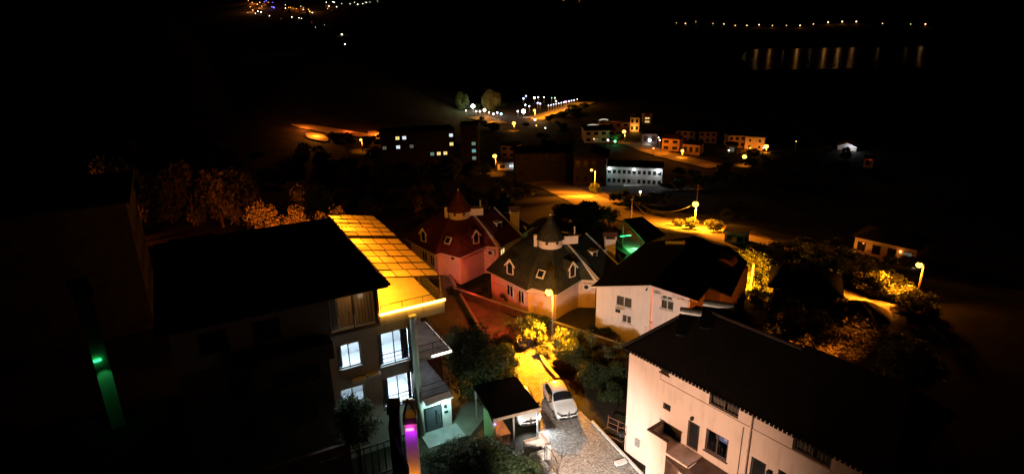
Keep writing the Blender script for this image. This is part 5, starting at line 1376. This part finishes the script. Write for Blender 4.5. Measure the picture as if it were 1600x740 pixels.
for px,py,e,col in ((739,172,1800,WHITE),(757,178,1800,WARM),(780,181,1200,COOL),(755,186,1800,AMBER),(770,192,1800,AMBER),(848,185,3600,AMBER),(858,181,3600,AMBER),(868,178,3600,AMBER),(878,175,3600,AMBER),(888,172,3600,AMBER),(898,168,3600,AMBER),(908,163,3000,AMBER),(838,190,1200,WARM),
                    (475,204,3500,(1,.20,.02)),(495,215,5000,(1,.27,.02)),(517,217,1200,(1,.28,.03)),(592,213,5000,(1,.2,.02)),(545,208,1200,(1,.15,.02)),(1012,236,1200,SODIUM),(1035,241,2200,SODIUM),(1062,250,1000,SODIUM),(1105,260,400,(1,.25,.03)),(960,200,900,SODIUM),(930,216,600,(1,.28,.04)),(1146,238,200,SODIUM),
                    (880,300,1200,SODIUM),(1130,366,900,SODIUM)):
    glow(px,py,e,col,4 if py<200 else (3 if px<600 else 5))
for px,py,r,k,lab in ((767,168,6.5,'y','tall tree lit orange behind the market row'),(721,166,5.5,'y','tree lit green at the start of the market row')):
    g = ground(px,py+6); tree(lab, g, r, r*2.1, {'y':'nearo'}[k])
g = ground(767,176); light('POINT',(g.x,g.y-9,g.z+9),7000,(1,.4,.06)); g = ground(721,173); light('POINT',(g.x+4,g.y-8,g.z+6),2200,(.6,1,.3))
# the town on the hills at the top
TW = [(388,1,'A',.8),(394,4,'S',.9),(402,7,'A',1.2),(406,4,'S',1.0),(409,10,'A',.8),(391,11,'S',.9),(395,16,'A',1.1),(403,18,'W',.9),(408,19,'W',1.1),(399,21,'WW',.8),(387,20,'A',.6),(413,3,'B',.9),(416,1,'B',.9),(428,12,'B',1.7),(425,11,'B',1.2),(419,4,'A',.7),(426,4,'B',.7),(446,13,'WW',.9),(446,8,'WW',.6),(451,12,'A',.8),(454,12,'S',.8),(458,13,'A',.6),(463,14,'A',.8),(470,10,'WW',.6),(474,15,'WW',.8),(474,12,'A',.6),(482,15,'A',1.0),(484,18,'S',1.3),(488,20,'WW',1.1),(421,25,'WW',.9),(456,27,'WW',1.0),(467,28,'WW',.9),(471,29,'WW',.7),(487,35,'R',.7),(507,39,'WW',.6),(510,4,'WW',.8),(520,3,'WW',.8),(522,4,'WW',.9),(514,10,'WW',.9),(512,14,'A',.8),(526,11,'WW',.8),(534,6,'WW',.5),(547,6,'WW',.7),(559,7,'WW',1.0),(554,4,'WW',.7),(567,6,'WW',.8),(572,4,'WW',.9),(578,3,'WW',.6),(590,2,'WW',.5),(493,43,'W',.5),(880,1,'A',.5),(905,2,'A',.5),(439,29,'A',.4)]
BM = {'A':BULB_A,'S':BULB_S,'W':BULB_W,'WW':BULB_WW,'B':BULB_B,'R':emis('dull_red_bulb',(1,.12,.06),1.0)}
LB_ = {'A':'one of the orange lamps of the distant hillside town','S':'one of the amber lamps of the distant hillside town','W':'one of the white lamps of the distant hillside town','WW':'one of the warm lamps of the distant hillside town','B':'one of the blue lamps of the distant hillside town','R':'dull red lamp below the distant hillside town'}
for px,py,k,s_ in TW:
    far_bulb(LB_[k], px, py, BM[k], s_*.48, group='lamps of the distant town', up=6.0)
for px,py,e,col in ((395,5,60000,(1,.28,.05)),(405,12,60000,(1,.3,.05)),(392,18,40000,(1,.3,.05)),(425,12,4000,(.1,.08,1)),(456,13,40000,SODIUM),(483,18,50000,(1,.3,.05)),(515,10,6000,SODIUM),(414,3,2000,(.2,.1,1))):
    glow(px,py+1,e,col,9)
for px,py in ((384,4),(390,7),(398,11),(402,15),(411,6),(440,13),(450,14),(461,15),(470,13),(478,17),(509,8),(516,13)):
    block('tiny pale house among the lamps of the distant town', px,px+5,py,py+4,10,0,1,2,PINKP,'flat',group='houses of the distant town')
